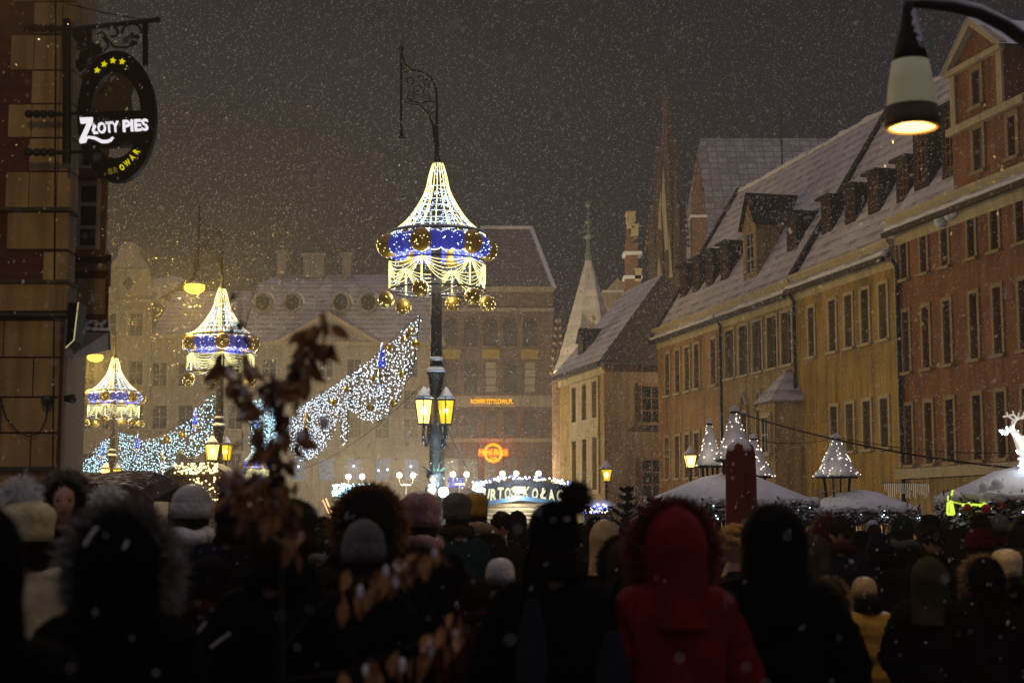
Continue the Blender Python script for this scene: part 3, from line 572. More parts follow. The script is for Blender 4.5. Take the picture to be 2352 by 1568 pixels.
k = FY / FU; s2 = thing('neon_sign', 'round red and yellow neon sign on the brick store', 'sign', (at(1133, 1040, FY).x, FY - .3, at(1133, 1040, FY).z))
red = glow('neon_red', (1, .10, .01), 3.0); yel = glow('neon_yellow', (1, .55, .0), 2.2)
cir = lambda r: [(r * math.cos(a), r * math.sin(a)) for a in [2 * PI * i / 28 for i in range(28)]]
MB().ring(cir(21 * k), cir(16.5 * k), -.05, .05).build('ring', yel, s2)
MB().ring(cir(23 * k), cir(21.2 * k), -.03, .05).build('halo_tube', red, s2)
MB().box(-34 * k, 34 * k, .06, .14, -7 * k, 9 * k).build('backing', red, s2)
text_obj('Hard Rock', 'lettering', yel, 68 * k, (0, -.08, 2 * k), s2, height=14 * k, ext=.05, offset=.03, shear=.15)
text_obj('CAFE', 'lettering', yel, 17 * k, (0, -.08, -12 * k), s2, height=6 * k, ext=.05, offset=.03)
light('neon_light', (0, -1.2, 0), 160, (1, .16, .03), s2, .5)
# globe lamps along the far side
def globe_lamp(px, py, two=True):
    p = at(px, py, 96); t = thing('globe_lamp', 'far lamp post, %s before the %s' % ('two white globes' if two else 'a single white globe', {816: 'palace far windows', 933: 'palace beside the tall lamp post', 1056: 'store, left of cake stall', 1170: 'store, above cake stall', 1237: 'store'}[px]), 'street lamp', (p.x, 96, 0), 0, 'globe lamps on the far side')
    z = p.z; b = MB().tube([(0, 0, 0), (0, 0, z - .5)], [.09, .05], 6).lathe([(.2, 0), (.16, .6), (.07, .7)], 8)
    for sg in ((-1, 1) if two else (0,)):
        if two: b.tube([(0, 0, z - .6), (sg * .3, 0, z - .62), (sg * .42, 0, z - .4), (sg * .42, 0, z - .2)], .035, 5)
    b.build('pole', M['iron'], t)
    for sg in ((-1, 1) if two else (0,)): MB().ball((sg * .42, 0, z), .17, 10, 7).build('globe', M['bulb_white'], t)
    light('lamp_light', (0, -.5, z + .1), {816: 4400, 933: 4400, 1056: 2600, 1170: 900, 1237: 350}[px], (1, .78, .46), t, .25)
for a in ((816, 1094), (933, 1091), (1056, 1089), (1170, 1087)): globe_lamp(*a)
globe_lamp(1237, 1087, False)

# ------------------------------------------------------------------ brick and stone corner building with its hanging sign
LY = 18.0
def L3(px, py, Y=LY): return at(px, py, Y)
cx0 = L3(156, 500).x; lb = thing('corner_building', 'striped brick and stone corner building with bay window', 'building', (cx0, LY, 0))
X = lambda px, py=500: L3(px, py).x - cx0
Z = lambda py: L3(156, py).z
b = MB(); b.quad((-7, 0, 0), (X(157), 0, 0), (X(157), 0, 13), (-7, 0, 13)); b.quad((X(157), 0, 0), (-2.2, 9, 0), (-2.2, 9, 13), (X(157), 0, 13))
b.build('wall', M['brick_dark'], lb)
q = MB(); rows = [-60, 6, 81, 163, 240, 318, 395, 481]
for i in range(len(rows) - 1):
    zt_, zb_ = Z(rows[i]) - .012, Z(rows[i + 1]) + .012; xl = X(63 if i % 2 else 12)
    edges = [xl, X(130), X(157) + .02] if i % 2 else [xl, X(66), X(130), X(157) + .02]
    for a, c in zip(edges, edges[1:]): q.box(a + .006, c - .006 if c != edges[-1] else c, -.03, .3, zb_, zt_)
for y0_, y1_, xl in ((488, 574, 20), (578, 645, 105)): q.box(X(xl), X(159), -.03, .3, Z(y1_) + .01, Z(y0_) - .01)
for y0_, y1_ in ((655, 716),): q.box(-7, X(166), -.12, .3, Z(y1_), Z(y0_))
jr = [735, 821, 912, 994, 1074, 1200]
for i in range(len(jr) - 1):
    ed = [-7, X(-60), X(90 if i % 2 else 20), X(150)]
    for a, c in zip(ed, ed[1:]): q.box(a + .008, c - .008, -.02, .3, Z(jr[i + 1]) + .012, Z(jr[i]) - .012)
q.box(-7, X(140), -.05, .3, 0, Z(1200)); q.build('stone_facing', M['beige_block'], lb)
for y, xr, d in ((483, 167, .12), (650, 170, .16), (724, 167, .14), (1076, 150, .1)): MB().box(-7, X(xr), -d, .3, Z(y + 4), Z(y - 3)).build('ledge', mat('ledge_dark', (.05, .04, .03), .8, .3, 4, snow=1, snow_at=.7), lb)
OY = 20.5
XO = lambda px, py=500: L3(px, py, OY).x - cx0
ZO = lambda py: L3(200, py, OY).z
dY = OY - LY
ori = MB(); ori.box(XO(100), XO(244), dY, dY + 2.0, ZO(590), ZO(180)); ori.prism([(XO(95), ZO(180)), (XO(244), ZO(180)), (XO(180), ZO(60)), (XO(95), ZO(60))], dY, dY + 1.6)
oriel = ori.build('bay', M['frame_brown'], lb)
window(oriel, XO(207), ZO(578), XO(236) - XO(178), ZO(420) - ZO(578), 'frame_brown', 'window_frame', 'glass_dark', sw=.05, cols=1, rows=3, depth=.0, proud=.09, y=dY - .02)
window(oriel, XO(207), ZO(395), XO(236) - XO(178), ZO(290) - ZO(395), 'frame_brown', 'window_frame', 'glass_dark', sw=.05, cols=1, rows=2, depth=.0, proud=.09, y=dY - .02)
MB().tube([(XO(167), dY - .05, ZO(590)), (XO(167), dY - .05, ZO(270))], .04, 6).tube([(XO(241), dY - .05, ZO(590)), (XO(241), dY - .05, ZO(200))], .05, 6).build('column', M['frame_brown'], oriel)
MB().box(XO(175), XO(232), dY - .13, dY - .04, ZO(585), ZO(580)).build('sill', M['snow'], oriel)
MB().box(XO(100), XO(265), dY - .15, dY + 2.1, ZO(604), ZO(589)).build('ledge', M['iron'], oriel)
MB().box(XO(100), XO(250), dY - .04, dY + 2, ZO(622), ZO(605)).build('moulding', M['beige_block'], oriel)
MB().box(XO(100), XO(255), dY, dY + 2, ZO(738), ZO(622)).build('parapet', mat('red_paint', (.13, .03, .02), .7, .2, 4), oriel)
MB().box(XO(172), XO(247), dY - .03, dY - .001, ZO(722), ZO(641)).build('panel', M['beige_block'], oriel)
MB().add([(XO(150), dY - .05, ZO(736)), (XO(255), dY - .05, ZO(736)), (XO(270), dY - .22, ZO(764)), (XO(150), dY - .22, ZO(764)), (XO(150), dY + 2, ZO(736)), (XO(255), dY + 2, ZO(736)), (XO(270), dY + 2.1, ZO(764)), (XO(150), dY + 2.1, ZO(764))],
         [(0, 1, 2, 3), (1, 5, 6, 2), (3, 2, 6, 7), (0, 4, 5, 1)]).build('skirt_roof', M['iron'], oriel)
MB().add([(XO(120), dY - .15, ZO(766)), (XO(262), dY - .15, ZO(766)), (XO(150), dY + .6, ZO(822)), (XO(110), dY + .6, ZO(822)), (XO(262), dY + 2, ZO(766)), (XO(120), dY + 2, ZO(766))],
         [(0, 1, 2, 3), (1, 4, 2), (0, 3, 5), (2, 4, 5, 3)]).build('corbel', mat('white_plaster', (.55, .55, .56), .8, .1, 2), oriel)
for o_ in [oriel] + [q_ for q_ in oriel.children if not q_.name.startswith('window')]:
    for v_ in o_.data.vertices:
        if v_.co.y > dY: v_.co.x -= .275 * (v_.co.y - dY)   # the bay follows the slanting side wall
# small things fixed to that wall
sp = thing('edge_sign', 'black sign with golden rim seen edge on under the bay', 'sign', L3(160, 750, 17.9))
pl = [(-.03, -.24), (.06, -.17), (.1, .28), (-.01, .28)]
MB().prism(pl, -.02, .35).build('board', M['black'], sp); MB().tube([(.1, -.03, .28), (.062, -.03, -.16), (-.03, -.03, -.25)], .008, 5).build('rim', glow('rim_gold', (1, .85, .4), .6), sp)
sl = thing('security_camera', 'small dome camera fixed to the stone wall', 'camera', L3(107, 918, 17.9)); MB().lathe([(.05, .05), (.07, .0), (.06, -.05), (.02, -.075)], 10).box(-.03, .03, 0, .1, 0, .04).build('dome', M['glass_dark'], sl)
s3 = thing('flood_lamp', 'small flood lamp sticking out of the corner', 'lamp', L3(160, 915, 17.95)); MB().tube([(-.06, 0, 0), (.03, 0, 0), (.06, 0, -.01)], [.035, .05, .05], 8).build('housing', M['iron_bare'], s3); MB().tube([(.06, 0, -.01), (.075, 0, -.012)], [.045, .03], 8).build('lens', M['glass_dark'], s3)
wv = MB().tube([L3(x, y, 17.93) for x, y in ((0, 915), (15, 960), (40, 990), (65, 1002), (90, 995), (105, 965), (110, 930))], .008, 5); tag(wv.build('wall_cable', M['iron_bare']), 'thin black cable drooping across the stone wall to the camera', 'cable')
wv = MB().tube([L3(x, y, 17.9) for x, y in ((128, -10), (127, 300), (125, 640), (121, 1080))], .01, 5); tag(wv.build('down_wire', M['iron_bare']), 'long straight wire running down the stone wall', 'wire')
# --- the sign
SY = 17.4
def S(px, py, dy=0.): return at(px, py, SY + dy)
sg = thing('hanging_sign', 'oval black pub sign with stars hanging from a wrought iron bracket', 'sign', S(270, 270)); so = sg.location
def sl2(px, py): v = S(px, py) - so; return (v.x, v.z)
def ell(cx, cy_, a, b_, n=48, rot=0.): return [sl2(cx + a * math.cos(t) * math.cos(rot) - b_ * math.sin(t) * math.sin(rot), cy_ + a * math.cos(t) * math.sin(rot) + b_ * math.sin(t) * math.cos(rot)) for t in [2 * PI * i / n for i in range(n)]]
MB().ring(ell(270, 270, 90, 150), ell(268, 268, 58, 98), -.06, .06).build('oval_frame', M['black'], sg)
MB().prism([sl2(x, y) for x, y in ((186, 262), (350, 255), (351, 322), (300, 338), (190, 342))], -.05, .05).build('name_board', M['black'], sg)
dog = [(226, 330), (222, 290), (226, 255), (214, 250), (205, 238), (212, 226), (232, 222), (246, 205), (262, 186), (270, 176), (290, 170), (305, 180), (309, 200), (300, 222), (304, 250), (316, 262), (318, 300), (300, 330)]
M['sign_bronze'] = mat('sign_bronze', (.03, .018, .010), .6, .5, 9, bump=.3, bscale=12)
MB().prism([sl2(x, y) for x, y in dog], -.045, .03).build('dog_relief', M['sign_bronze'], sg)
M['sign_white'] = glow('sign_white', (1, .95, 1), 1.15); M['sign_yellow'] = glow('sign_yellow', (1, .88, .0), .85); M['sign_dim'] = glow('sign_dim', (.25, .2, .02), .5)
def star(px, py, r): return [sl2(px + (r if i % 2 == 0 else r * .42) * math.sin(PI * i / 5 + .1), py - (r if i % 2 == 0 else r * .42) * math.cos(PI * i / 5 + .1)) for i in range(10)]
for x, y in ((227, 166), (243, 152), (263, 144), (284, 146)): MB().prism(star(x, y, 7.5), -.085, -.055).build('star', M['sign_yellow'], sg)
u = SY / FU
text_obj('ŁOTY', 'lettering', M['sign_white'], 62 * u, (sl2(246, 297)[0], -.075, sl2(246, 297)[1]), sg, height=26 * u, offset=.018, tilt=.09)
text_obj('PIES', 'lettering', M['sign_white'], 59 * u, (sl2(315, 292)[0], -.075, sl2(315, 292)[1]), sg, height=28 * u, offset=.022, tilt=.06)
zl = MB().prism([sl2(x, y) for x, y in ((188, 275), (217, 274), (216, 284), (199, 324), (204, 323), (201, 331), (188, 333), (187, 326), (205, 287), (190, 288))], -.095, -.055)
zl.tube([(sl2(x, y)[0], -.075, sl2(x, y)[1]) for x, y in ((196, 324), (208, 319), (222, 321), (238, 329), (250, 329), (258, 326), (264, 319))], [.012, .016, .02, .022, .021, .018, .013], 6)
zl.build('lettering', M['sign_white'], sg)
for i, (chx, x, y, a) in enumerate((('B', 258, 397, .05), ('R', 270, 394, .2), ('O', 284, 388, .42), ('W', 296, 378, .62), ('A', 307, 365, .82), ('R', 317, 352, 1.0))):
    text_obj(chx, 'lettering', M['sign_dim'] if i < 2 else M['sign_yellow'], (14 if chx == 'W' else 9.5) * u, (sl2(x, y)[0], -.075, sl2(x, y)[1]), sg, height=13 * u, offset=.006, tilt=a)
br = MB(); P = lambda px, py: tuple(S(px, py) - so)
br.tube([P(150, 70), P(362, 46)], .03, 6).tube([P(334, 50), P(334, 150)], .035, 6).tube([P(205, 62), P(207, 118)], .03, 6).tube([P(153, 45), P(153, 375)], .05, 8).tube([P(155, 350), P(192, 348)], .02, 6).tube([P(155, 262), P(190, 258)], .02, 6)
br.ball(P(362, 46), .035, 6, 5)
for y in (65, 262, 350):
    br.tube([P(62, y), P(153, y)], .028, 7)
    for x in (66, 84, 100, 118): br.ball(P(x, y), .05, 7, 5)
def spiral(c, r0, r1, a0, a1, n=18): return [P(c[0] + (r0 + (r1 - r0) * i / n) * math.cos(a0 + (a1 - a0) * i / n), c[1] + (r0 + (r1 - r0) * i / n) * math.sin(a0 + (a1 - a0) * i / n)) for i in range(n + 1)]
br.tube(spiral((260, 76), 14, 8, -2.6, 2.2), .014, 5).tube(spiral((305, 78), 26, 20, -PI, .2), .014, 5).tube([P(222, 80), P(236, 74), P(246, 90), P(262, 108), P(290, 110), P(315, 100)], .014, 5).tube([P(236, 122), P(250, 106), P(238, 86)], .014, 5)
br.build('bracket', M['iron_bare'], sg)
lf = MB()
for i_, (c, a, l, w) in enumerate((((200, 88), -2.9, 38, 14), ((205, 95), 2.6, 36, 12), ((204, 115), 2.1, 36, 14), ((190, 130), 1.7, 40, 14), ((212, 100), .9, 34, 13), ((283, 100), -.9, 22, 7), ((296, 102), -.3, 20, 6), ((300, 92), -1.2, 18, 6), ((307, 84), .2, 16, 5))):
    if i_ == 5: lf.build('leaf_ornament', M['iron_bare'], sg); lf = MB()
    pts = [(0, 0), (l * .35, w), (l * .7, w * .8), (l, 0), (l * .7, -w * .8), (l * .35, -w)]
    lf.prism([sl2(c[0] + x * math.cos(a) - y * math.sin(a), c[1] + x * math.sin(a) + y * math.cos(a)) for x, y in pts], -.02, .02)
lf.build('leaf_ornament', M['iron_bare'], sg)
MB().tube([tuple(S(150, 8) - so), tuple(S(240, 30) - so), tuple(S(335, 46) - so)], .006, 4).build('guy_wire', M['iron_bare'], sg)
# ------------------------------------------------------------------ tall lamp posts with lit carousel canopies
PY0 = 40.0; UM = PY0 / FU
def tz(py): return at(1003, py, PY0).z
def scatter_leds(b, pts, r, m=0):
    for p in pts: b.octa(p, r * random.uniform(.75, 1.25), m)
prof_px = [(376, 12), (400, 20), (439, 28), (463, 41), (488, 56), (517, 80), (541, 113)]
def crad(t):                                     # radius and height of the canopy along its slope
    k = t * (len(prof_px) - 1); i = min(int(k), len(prof_px) - 2); f = k - i
    return ((prof_px[i][1] * (1 - f) + prof_px[i + 1][1] * f) * UM, tz(prof_px[i][0] * (1 - f) + prof_px[i + 1][0] * f))
M['blue_glow'] = mat('blue_glow', (.05, .07, .7), .35, .2, 5, snow=1.5, snow_at=.85)
M['blue_glow'].node_tree.nodes['Principled BSDF'].inputs['Emission Color'].default_value = (.10, .13, 1, 1)
M['blue_glow'].node_tree.nodes['Principled BSDF'].inputs['Emission Strength'].default_value = .24
M['blue_glow'].cycles.emission_sampling = 'NONE'
M['gold_lit'] = mat('gold_lit', (.30, .19, .03), .3, .3, 8, metal=.6, snow=1.5, snow_at=.8)
M['gold_lit'].node_tree.nodes['Principled BSDF'].inputs['Emission Color'].default_value = (.75, .42, .02, 1)
M['gold_lit'].node_tree.nodes['Principled BSDF'].inputs['Emission Strength'].default_value = .05
M['gold_lit'].cycles.emission_sampling = 'NONE'
def make_canopy():
    t = thing('light_canopy', 'large lit carousel canopy of light strings on the nearest tall lamp post', 'light decoration', (0, 0, 0), 0, 'lit canopies on the lamp posts')
    fr = MB(); R1, R2 = 113 * UM, 112 * UM; zA, zB, zC = tz(541), tz(603), tz(668)
    circ = lambda r, z, n=40: [(r * math.cos(2 * PI * i / n), r * math.sin(2 * PI * i / n), z) for i in range(n + 1)]
    for r, z in ((R1 + .03, zA), (R2, zB), (R2, zC), (12 * UM, tz(374))): fr.tube(circ(r, z), .022, 5)
    for a in range(6): fr.tube([(0, 0, zC - .1), (R2 * math.cos(a * PI / 3), R2 * math.sin(a * PI / 3), zC)], .02, 5)
    for a in range(6):
        ca, sa = math.cos(a * PI / 3 + .3), math.sin(a * PI / 3 + .3); fr.tube([(12 * UM * ca, 12 * UM * sa, tz(374))] + [(crad(k / 6)[0] * ca * .99, crad(k / 6)[0] * sa * .99, crad(k / 6)[1]) for k in range(1, 7)] + [(R2 * ca, R2 * sa, zA), (R2 * ca, R2 * sa, zC)], .008, 4)
    fr.build('frame', M['iron'], t)
    sn = MB().tube(circ(R1 + .03, zA + .03), .03, 5); sn.build('frame_snow', M['snow'], t)
    ribs = MB(); nb = 20
    for i in range(nb):
        a = 2 * PI * i / nb; pts = [crad(k / 10) for k in range(11)]
        ribs.tube([(r * math.cos(a), r * math.sin(a), z) for r, z in pts], .0125, 4)
    ribs.build('light_rib', M['tube_warm'], t)
    net = MB()
    for k in range(3, 10):
        r, z = crad(k / 10); net.tube(circ(r * .985, z, 30), .009, 4)
    net.build('light_net', M['tube_white'], t)
    ld = MB(); pts = []
    for i in range(850):
        k = random.random() ** .6; r, z = crad(k); a = random.random() * 2 * PI; pts.append((r * .97 * math.cos(a), r * .97 * math.sin(a), z))
    for i in range(260): a = random.random() * 2 * PI; pts.append((R2 * .95 * math.cos(a), R2 * .95 * math.sin(a), random.uniform(zC, zA)))
    scatter_leds(ld, pts, .014); tag(ld.build('led', M['led_canopy'], t), kind='stuff')
    a0 = -PI / 2 - math.radians(15.6)
    for i in range(6):
        a = a0 + i * PI / 3; x, y = R1 * math.cos(a), R1 * math.sin(a)
        for (rr, zz, kk) in ((26 * UM, tz(569), 1.03), (18.5 * UM, zC - .12 - .16 * (i % 3 != 0), 1.06)):
            o = MB().ball((x * kk, y * kk, zz), rr, 16, 10, sz=1.08).build('bauble', M['gold_lit'], t, True); d = MB()
            dp = []
            for q in range(34):
                v = Vector((random.gauss(0, 1), random.gauss(0, 1), random.gauss(-.3, .8))).normalized() * rr * 1.02; dp.append((x * kk + v.x, y * kk + v.y, zz + v.z))
            scatter_leds(d, dp, .014); tag(d.build('bauble_lights', M['led_warm'], o), kind='stuff')
        for j in (1, 2, 3):
            b_ = a + j * PI / 12; bx, by_ = R2 * .93 * math.cos(b_), R2 * .93 * math.sin(b_)
            o = MB().ball((bx, by_, tz(568)), 21 * UM, 12, 8, sz=1.15).build('bauble', M['blue_glow'], t, True); d = MB()
            scatter_leds(d, [(bx + .24 * v.x, by_ + .24 * v.y, tz(568) + .26 * v.z) for v in [Vector((random.gauss(0, 1), random.gauss(0, 1), random.gauss(-.4, 1))).normalized() for q in range(26)]], .012); tag(d.build('bauble_lights', M['led_white'], o), kind='stuff')
        sw = MB(); p0 = Vector((R2 * math.cos(a), R2 * math.sin(a), zB)); p1 = Vector((R2 * math.cos(a + PI / 3), R2 * math.sin(a + PI / 3), zB)); mid = (p0 + p1) * .5
        for q in range(6):
            sag = (.12 + .105 * q) * 1.0; line = []
            for k in range(13):
                f = k / 12; an = a + PI / 3 * f; line.append((R2 * math.cos(an), R2 * math.sin(an), zB - sag * (1 - (2 * f - 1) ** 2)))
            sw.tube(line, .010, 4)
        sw.tube([(p0.x, p0.y, zB), (p0.x, p0.y, zC + .02)], .022, 4).tube([(p0.x * .99, p0.y * .99 + .05, zB), (p0.x * .99, p0.y * .99 + .05, zC + .02)], .018, 4)
        sw.build('light_swag', M['tube_warm'], t)
    light('canopy_light', (0, 0, zC + .45), 450, (1, .92, .72), t, .5)
    light('canopy_light', (0, 0, zA + .6), 250, (.8, .88, 1), t, .4)
    return t
def make_post():
    t = thing('lamp_post', 'nearest tall lamp post with scrolled bracket and glowing lanterns', 'lamp post', (0, 0, 0), 0, 'tall lamp posts')
    b = MB(); b.lathe([(.30, 0), (.26, .4), (.2, .5), (.17, 2.8), (.23, 2.85), (.23, 2.95), (.16, 3.0), (.155, tz(1000) - .1), (.2, tz(1000)), (.16, tz(985)), (.15, tz(900)), (.2, tz(862)), (.24, tz(858)), (.17, tz(846)), (.17, tz(835)), (.15, tz(828)), (.14, tz(690)), (.13, tz(372)), (.1, tz(368)), (.07, tz(355))], 12)
    b.build('pole', M['post_paint'], t, True)
    cp = MB()
    for y, r in ((855, .30), (829, .22)): r *= .85; cp.lathe([(r, tz(y)), (r * .95, tz(y) + .06), (r * .5, tz(y) + .19), (.05, tz(y) + .24)], 12)
    cp.build('cap_snow', M['snow'], t, True)
    B = MB(); P = lambda px, py: ((px - 1001) * UM * 1.01, 0, tz(py))
    B.tube([P(1000, 372), P(1001, 330), P(999, 300), P(1000, 240), P(998, 205), P(985, 178), P(962, 165), P(940, 162), P(925, 148), P(918, 125)], [.07, .06, .05, .035, .03, .03, .03, .03, .025, .02], 6)
    B.tube([P(996, 330), P(992, 290), P(980, 262), P(960, 243), P(918, 235)], [.04, .035, .03, .025, .02], 6)
    B.tube([P(916, 100), P(917, 318)], .032, 6).ball(P(916, 112), .075, 8, 6).tube([P(916, 108), P(916, 94)], [.035, .01], 5).ball(P(917, 296), .05, 7, 5)
    B.lathe([(.03, tz(296)), (.05, tz(308)), (.09, tz(320)), (.02, tz(321))], 8, c=(P(918, 300)[0], 0, 0))
    def spi(cx, cy_, r0, r1, a0, a1, n=16): B.tube([P(cx + (r0 + (r1 - r0) * i / n) * math.cos(a0 + (a1 - a0) * i / n), cy_ + (r0 + (r1 - r0) * i / n) * math.sin(a0 + (a1 - a0) * i / n)) for i in range(n + 1)], .016, 5)
    spi(957, 205, 14, 5, 0, 9); spi(935, 186, 12, 4, 2, -5); spi(978, 190, 11, 4, 1, 8); spi(937, 222, 12, 4, -2, 5); spi(975, 228, 12, 4, -3, 4); spi(985, 256, 10, 3, -2.5, 4); spi(926, 160, 7, 3, 0, 6); spi(963, 180, 8, 3, 3, 9)
    B.tube([P(920, 235), P(940, 232), P(960, 238), P(978, 233), P(998, 236)], .02, 5)
    B.build('bracket', M['iron'], t)
    for sx_, sy_, px, py, amber in ((-1, -.55, 975, 948, True), (1, -.2, 1025, 945, False), (-.6, .8, 0, 948, False), (.7, .75, 0, 945, True)):
        x, y = (px - 1001) * UM if px else sx_ * .33, sy_ * .35; zt_, zb_ = tz(921), tz(973)
        arm = MB().tube([(x * .3, y * .3, tz(1012)), (x * .8, y * .8, tz(1018)), (x * 1.05, y * 1.05, tz(1000)), (x, y, zb_ - .02)], .035, 6)
        for q in range(9): arm.ball((x * random.uniform(.3, 1.1), y * random.uniform(.3, 1.1), tz(1000) - random.uniform(-.05, .3)), random.uniform(.03, .06), 5, 4)
        arm.build('lantern_arm', M['iron'], t)
        c6 = [(math.cos(PI / 6 + i * PI / 3), math.sin(PI / 6 + i * PI / 3)) for i in range(6)]; rt, rb = .25, .16; f = MB()
        for cx, cy_ in c6: f.tube([(x + cx * rb, y + cy_ * rb, zb_), (x + cx * rt, y + cy_ * rt, zt_)], .013, 4)
        f.lathe([(rt + .03, zt_), (rt + .02, zt_ + .04), (.13, zt_ + .13), (.09, zt_ + .2), (.11, zt_ + .22), (.02, zt_ + .3)], 6, c=(x, y, 0), a0=PI / 6).lathe([(rb + .01, zb_ - .03), (rb + .015, zb_)], 6, c=(x, y, 0), a0=PI / 6)
        L = f.build('lantern', M['iron'], t)
        g_ = MB()
        for i in range(6):
            (ax, ay), (bx, by_) = c6[i], c6[(i + 1) % 6]; r1, r2 = rb * .97, rt * .97
            g_.quad((x + ax * r1, y + ay * r1, zb_), (x + bx * r1, y + by_ * r1, zb_), (x + bx * r2, y + by_ * r2, zt_), (x + ax * r2, y + ay * r2, zt_))
        g_.build('pane', M['pane_white'] if amber else M['pane_yellow'], L)
        MB().lathe([(rt + .02, zt_ + .05), (.17, zt_ + .14), (.02, zt_ + .36)], 8, c=(x, y, 0)).build('lantern_snow', M['snow'], L, True)
        MB().ball((x, y, zb_ + .33), .07 if amber else .055, 8, 6, sz=1.5).build('bulb', M['bulb'], L)
        light('lantern_light', (x, y, zb_ + .33), LANTERN_W, SODIUM, L, .06)
    g3 = MB()
    for i in range(14): a = random.random() * 2 * PI; r = random.uniform(.2, .42); g3.tube([(.15 * math.cos(a), .15 * math.sin(a), 3.0), (r * math.cos(a), r * math.sin(a), random.uniform(2.95, 3.25))], [.03, .008], 4)
    g3.build('bough_ring', mat('bough', (.03, .05, .025), .8, .3, 9, snow=2, snow_at=.45), t)
    return t
LANTERN_W = 1750
post = make_post(); canopy = make_canopy(); pc_ = at(1001, 900, PY0); post.location = (pc_.x, PY0, 0); canopy.location = (pc_.x + .02, PY0, 0)
for px, Y, kz, lp, lc in ((505, 58.4, .948, 'second tall lamp post behind the leafy twigs, partly hidden', 'middle sized lit carousel canopy behind the dark leafy twigs'),
                          (262, 77, .885, 'distant lamp post beside the stone corner building', 'distant lit carousel canopy nearest the stone corner building')):
    q = at(px, 900, Y)
    for src, lab in ((post, lp), (canopy, lc)):
        c = copy_tree(src); c.location = (q.x, Y, 0); c.scale = (1, 1, kz); c.rotation_euler = (0, 0, .5 if Y < 60 else .2); c['label'] = lab
q = at(590, 1000, 118); c = copy_tree(canopy); c.location = (q.x, 118, -1.6); c.scale = (.76, .76, .86); c['label'] = 'small far lit carousel canopy seen through the leafy twigs'
q = at(150, 1000, 105); c = copy_tree(canopy); c.location = (q.x - .7, 105, -2.2); c.scale = (.9, .9, .8); c['label'] = 'far lit canopy half hidden behind the stone corner building'
c = copy_tree(post); c.location = (13.2, 27, 0); c['label'] = 'unseen lamp post added beyond the right edge to light the stalls'  # unseen copy of the post, added for its light on stalls and crowd
for o_ in c.children_recursive:
    if o_.type == 'LIGHT': o_.data = o_.data.copy(); o_.data.energy = 700
# bracket lamps glowing beside the two further posts
def hung_lamp(px, py, Y, label):
    p = at(px, py, Y); t = thing('bracket_lamp', label, 'street lamp', p, 0, 'glowing bracket lamps')
    MB().lathe([(.05, .45), (.10, .35), (.26, .14), (.36, .04), (.34, .01)], 12).tube([(0, 0, .4), (0, 0, 1.2)], .03, 5).build('shade', M['iron'], t)
    MB().ball((0, 0, -.09), .40, 12, 8, sz=.6).build('bulb', M['bulb_sodium'], t)
    light('lamp_light', (0, -.1, -.6), 5200, SODIUM, t, .3); return t
hung_lamp(447, 655, 58.2, 'bright yellow lamp hanging from the bracket of the second post'); hung_lamp(219, 816, 76.8, 'yellow lamp glowing just under the bay window of the corner building')

# ------------------------------------------------------------------ curtains of lights strung between the posts
def inside(poly, x, y):
    c = False; n = len(poly)
    for i in range(n):
        x1, y1 = poly[i]; x2, y2 = poly[(i + 1) % n]
        if (y1 > y) != (y2 > y) and x < (x2 - x1) * (y - y1) / (y2 - y1) + x1: c = not c
    return c
def curtain(label, P0, P1, poly, spindles, baubles, step, r, led, extra=()):
    P0, P1 = Vector(P0), Vector(P1); D = (P1 - P0); D.z = 0; Ln = D.length; D.normalize(); N2 = Vector((-D.y, D.x, 0))
    t = thing('light_curtain', label, 'light decoration', (P0.x, P0.y, 0), 0, 'curtains of lights between posts')
    to = lambda px, py: on_plane(px, py, P0, D) - t.location
    pl3 = [to(*p) for p in poly]; pl = [(p.dot(D), p.z) for p in pl3]
    net = MB(); k = len(poly)
    for i in range(k): net.tube([pl3[i], pl3[(i + 1) % k]], .012, 4)
    ld = MB(); xs = [p[0] for p in pl]; zs = [p[1] for p in pl]; x = min(xs); pts = []
    while x < max(xs):
        z = min(zs) + random.uniform(0, step); run = []
        while z < max(zs):
            if inside(pl, x, z) and random.random() < .8:
                w = D * (x + random.uniform(-.4, .4) * step) + N2 * random.uniform(-.06, .06); pts.append((w.x, w.y, z + random.uniform(-.3, .3) * step)); run.append(z)
            z += step
        if len(run) > 1: w = D * x; net.tube([(w.x, w.y, run[0]), (w.x, w.y, run[-1])], .004, 3)
        x += step
    scatter_leds(ld, pts, r); tag(ld.build('led', led, t), kind='stuff'); net.build('netting', M['iron_bare'], t)
    for (px, py, hw, hh, up) in spindles:        # long ornaments, half blue, half gold
        c = to(px, py); s_ = (P0.y + (c.dot(D)) * D.y) / FU; hw2, hh2 = hw * s_, hh * s_
        o = MB(); o.lathe([(.01, -hh2), (hw2 * .8, -hh2 * .5), (hw2, 0)], 8, c=c).build('spindle', M['gold_lit'] if up else M['blue_glow'], t, True)
        MB().lathe([(hw2, 0), (hw2 * .8, hh2 * .5), (.01, hh2)], 8, c=c).build('spindle', M['blue_glow'] if up else M['gold_lit'], t, True)
        dd = MB(); scatter_leds(dd, [c + Vector((random.uniform(-1, 1) * hw2, -hw2, random.uniform(-.9, .9) * hh2)) for _ in range(26)], r * .9); tag(dd.build('spindle_lights', M['led_blue'] if up else M['led_warm'], t), kind='stuff')
        MB().tube([c + D * (hw2 * 2.1 * math.sin(a)) + Vector((0, 0, hh2 * 1.12 * math.cos(a))) for a in [PI * i / 12 for i in range(-1, 14)]], .022, 4).build('light_rope', M['tube_white'], t)
    for (px, py) in baubles:
        c = to(px, py); MB().ball(c + Vector((0, -.1, 0)), .12 * (P0.y + c.dot(D) * D.y) / 45, 10, 7).build('bauble', M['gold'], t, True)
    s0 = to(*extra[0]) if extra else None
    return t
pA, pB = at(968, 900, 40.3), at(640, 1000, 66)
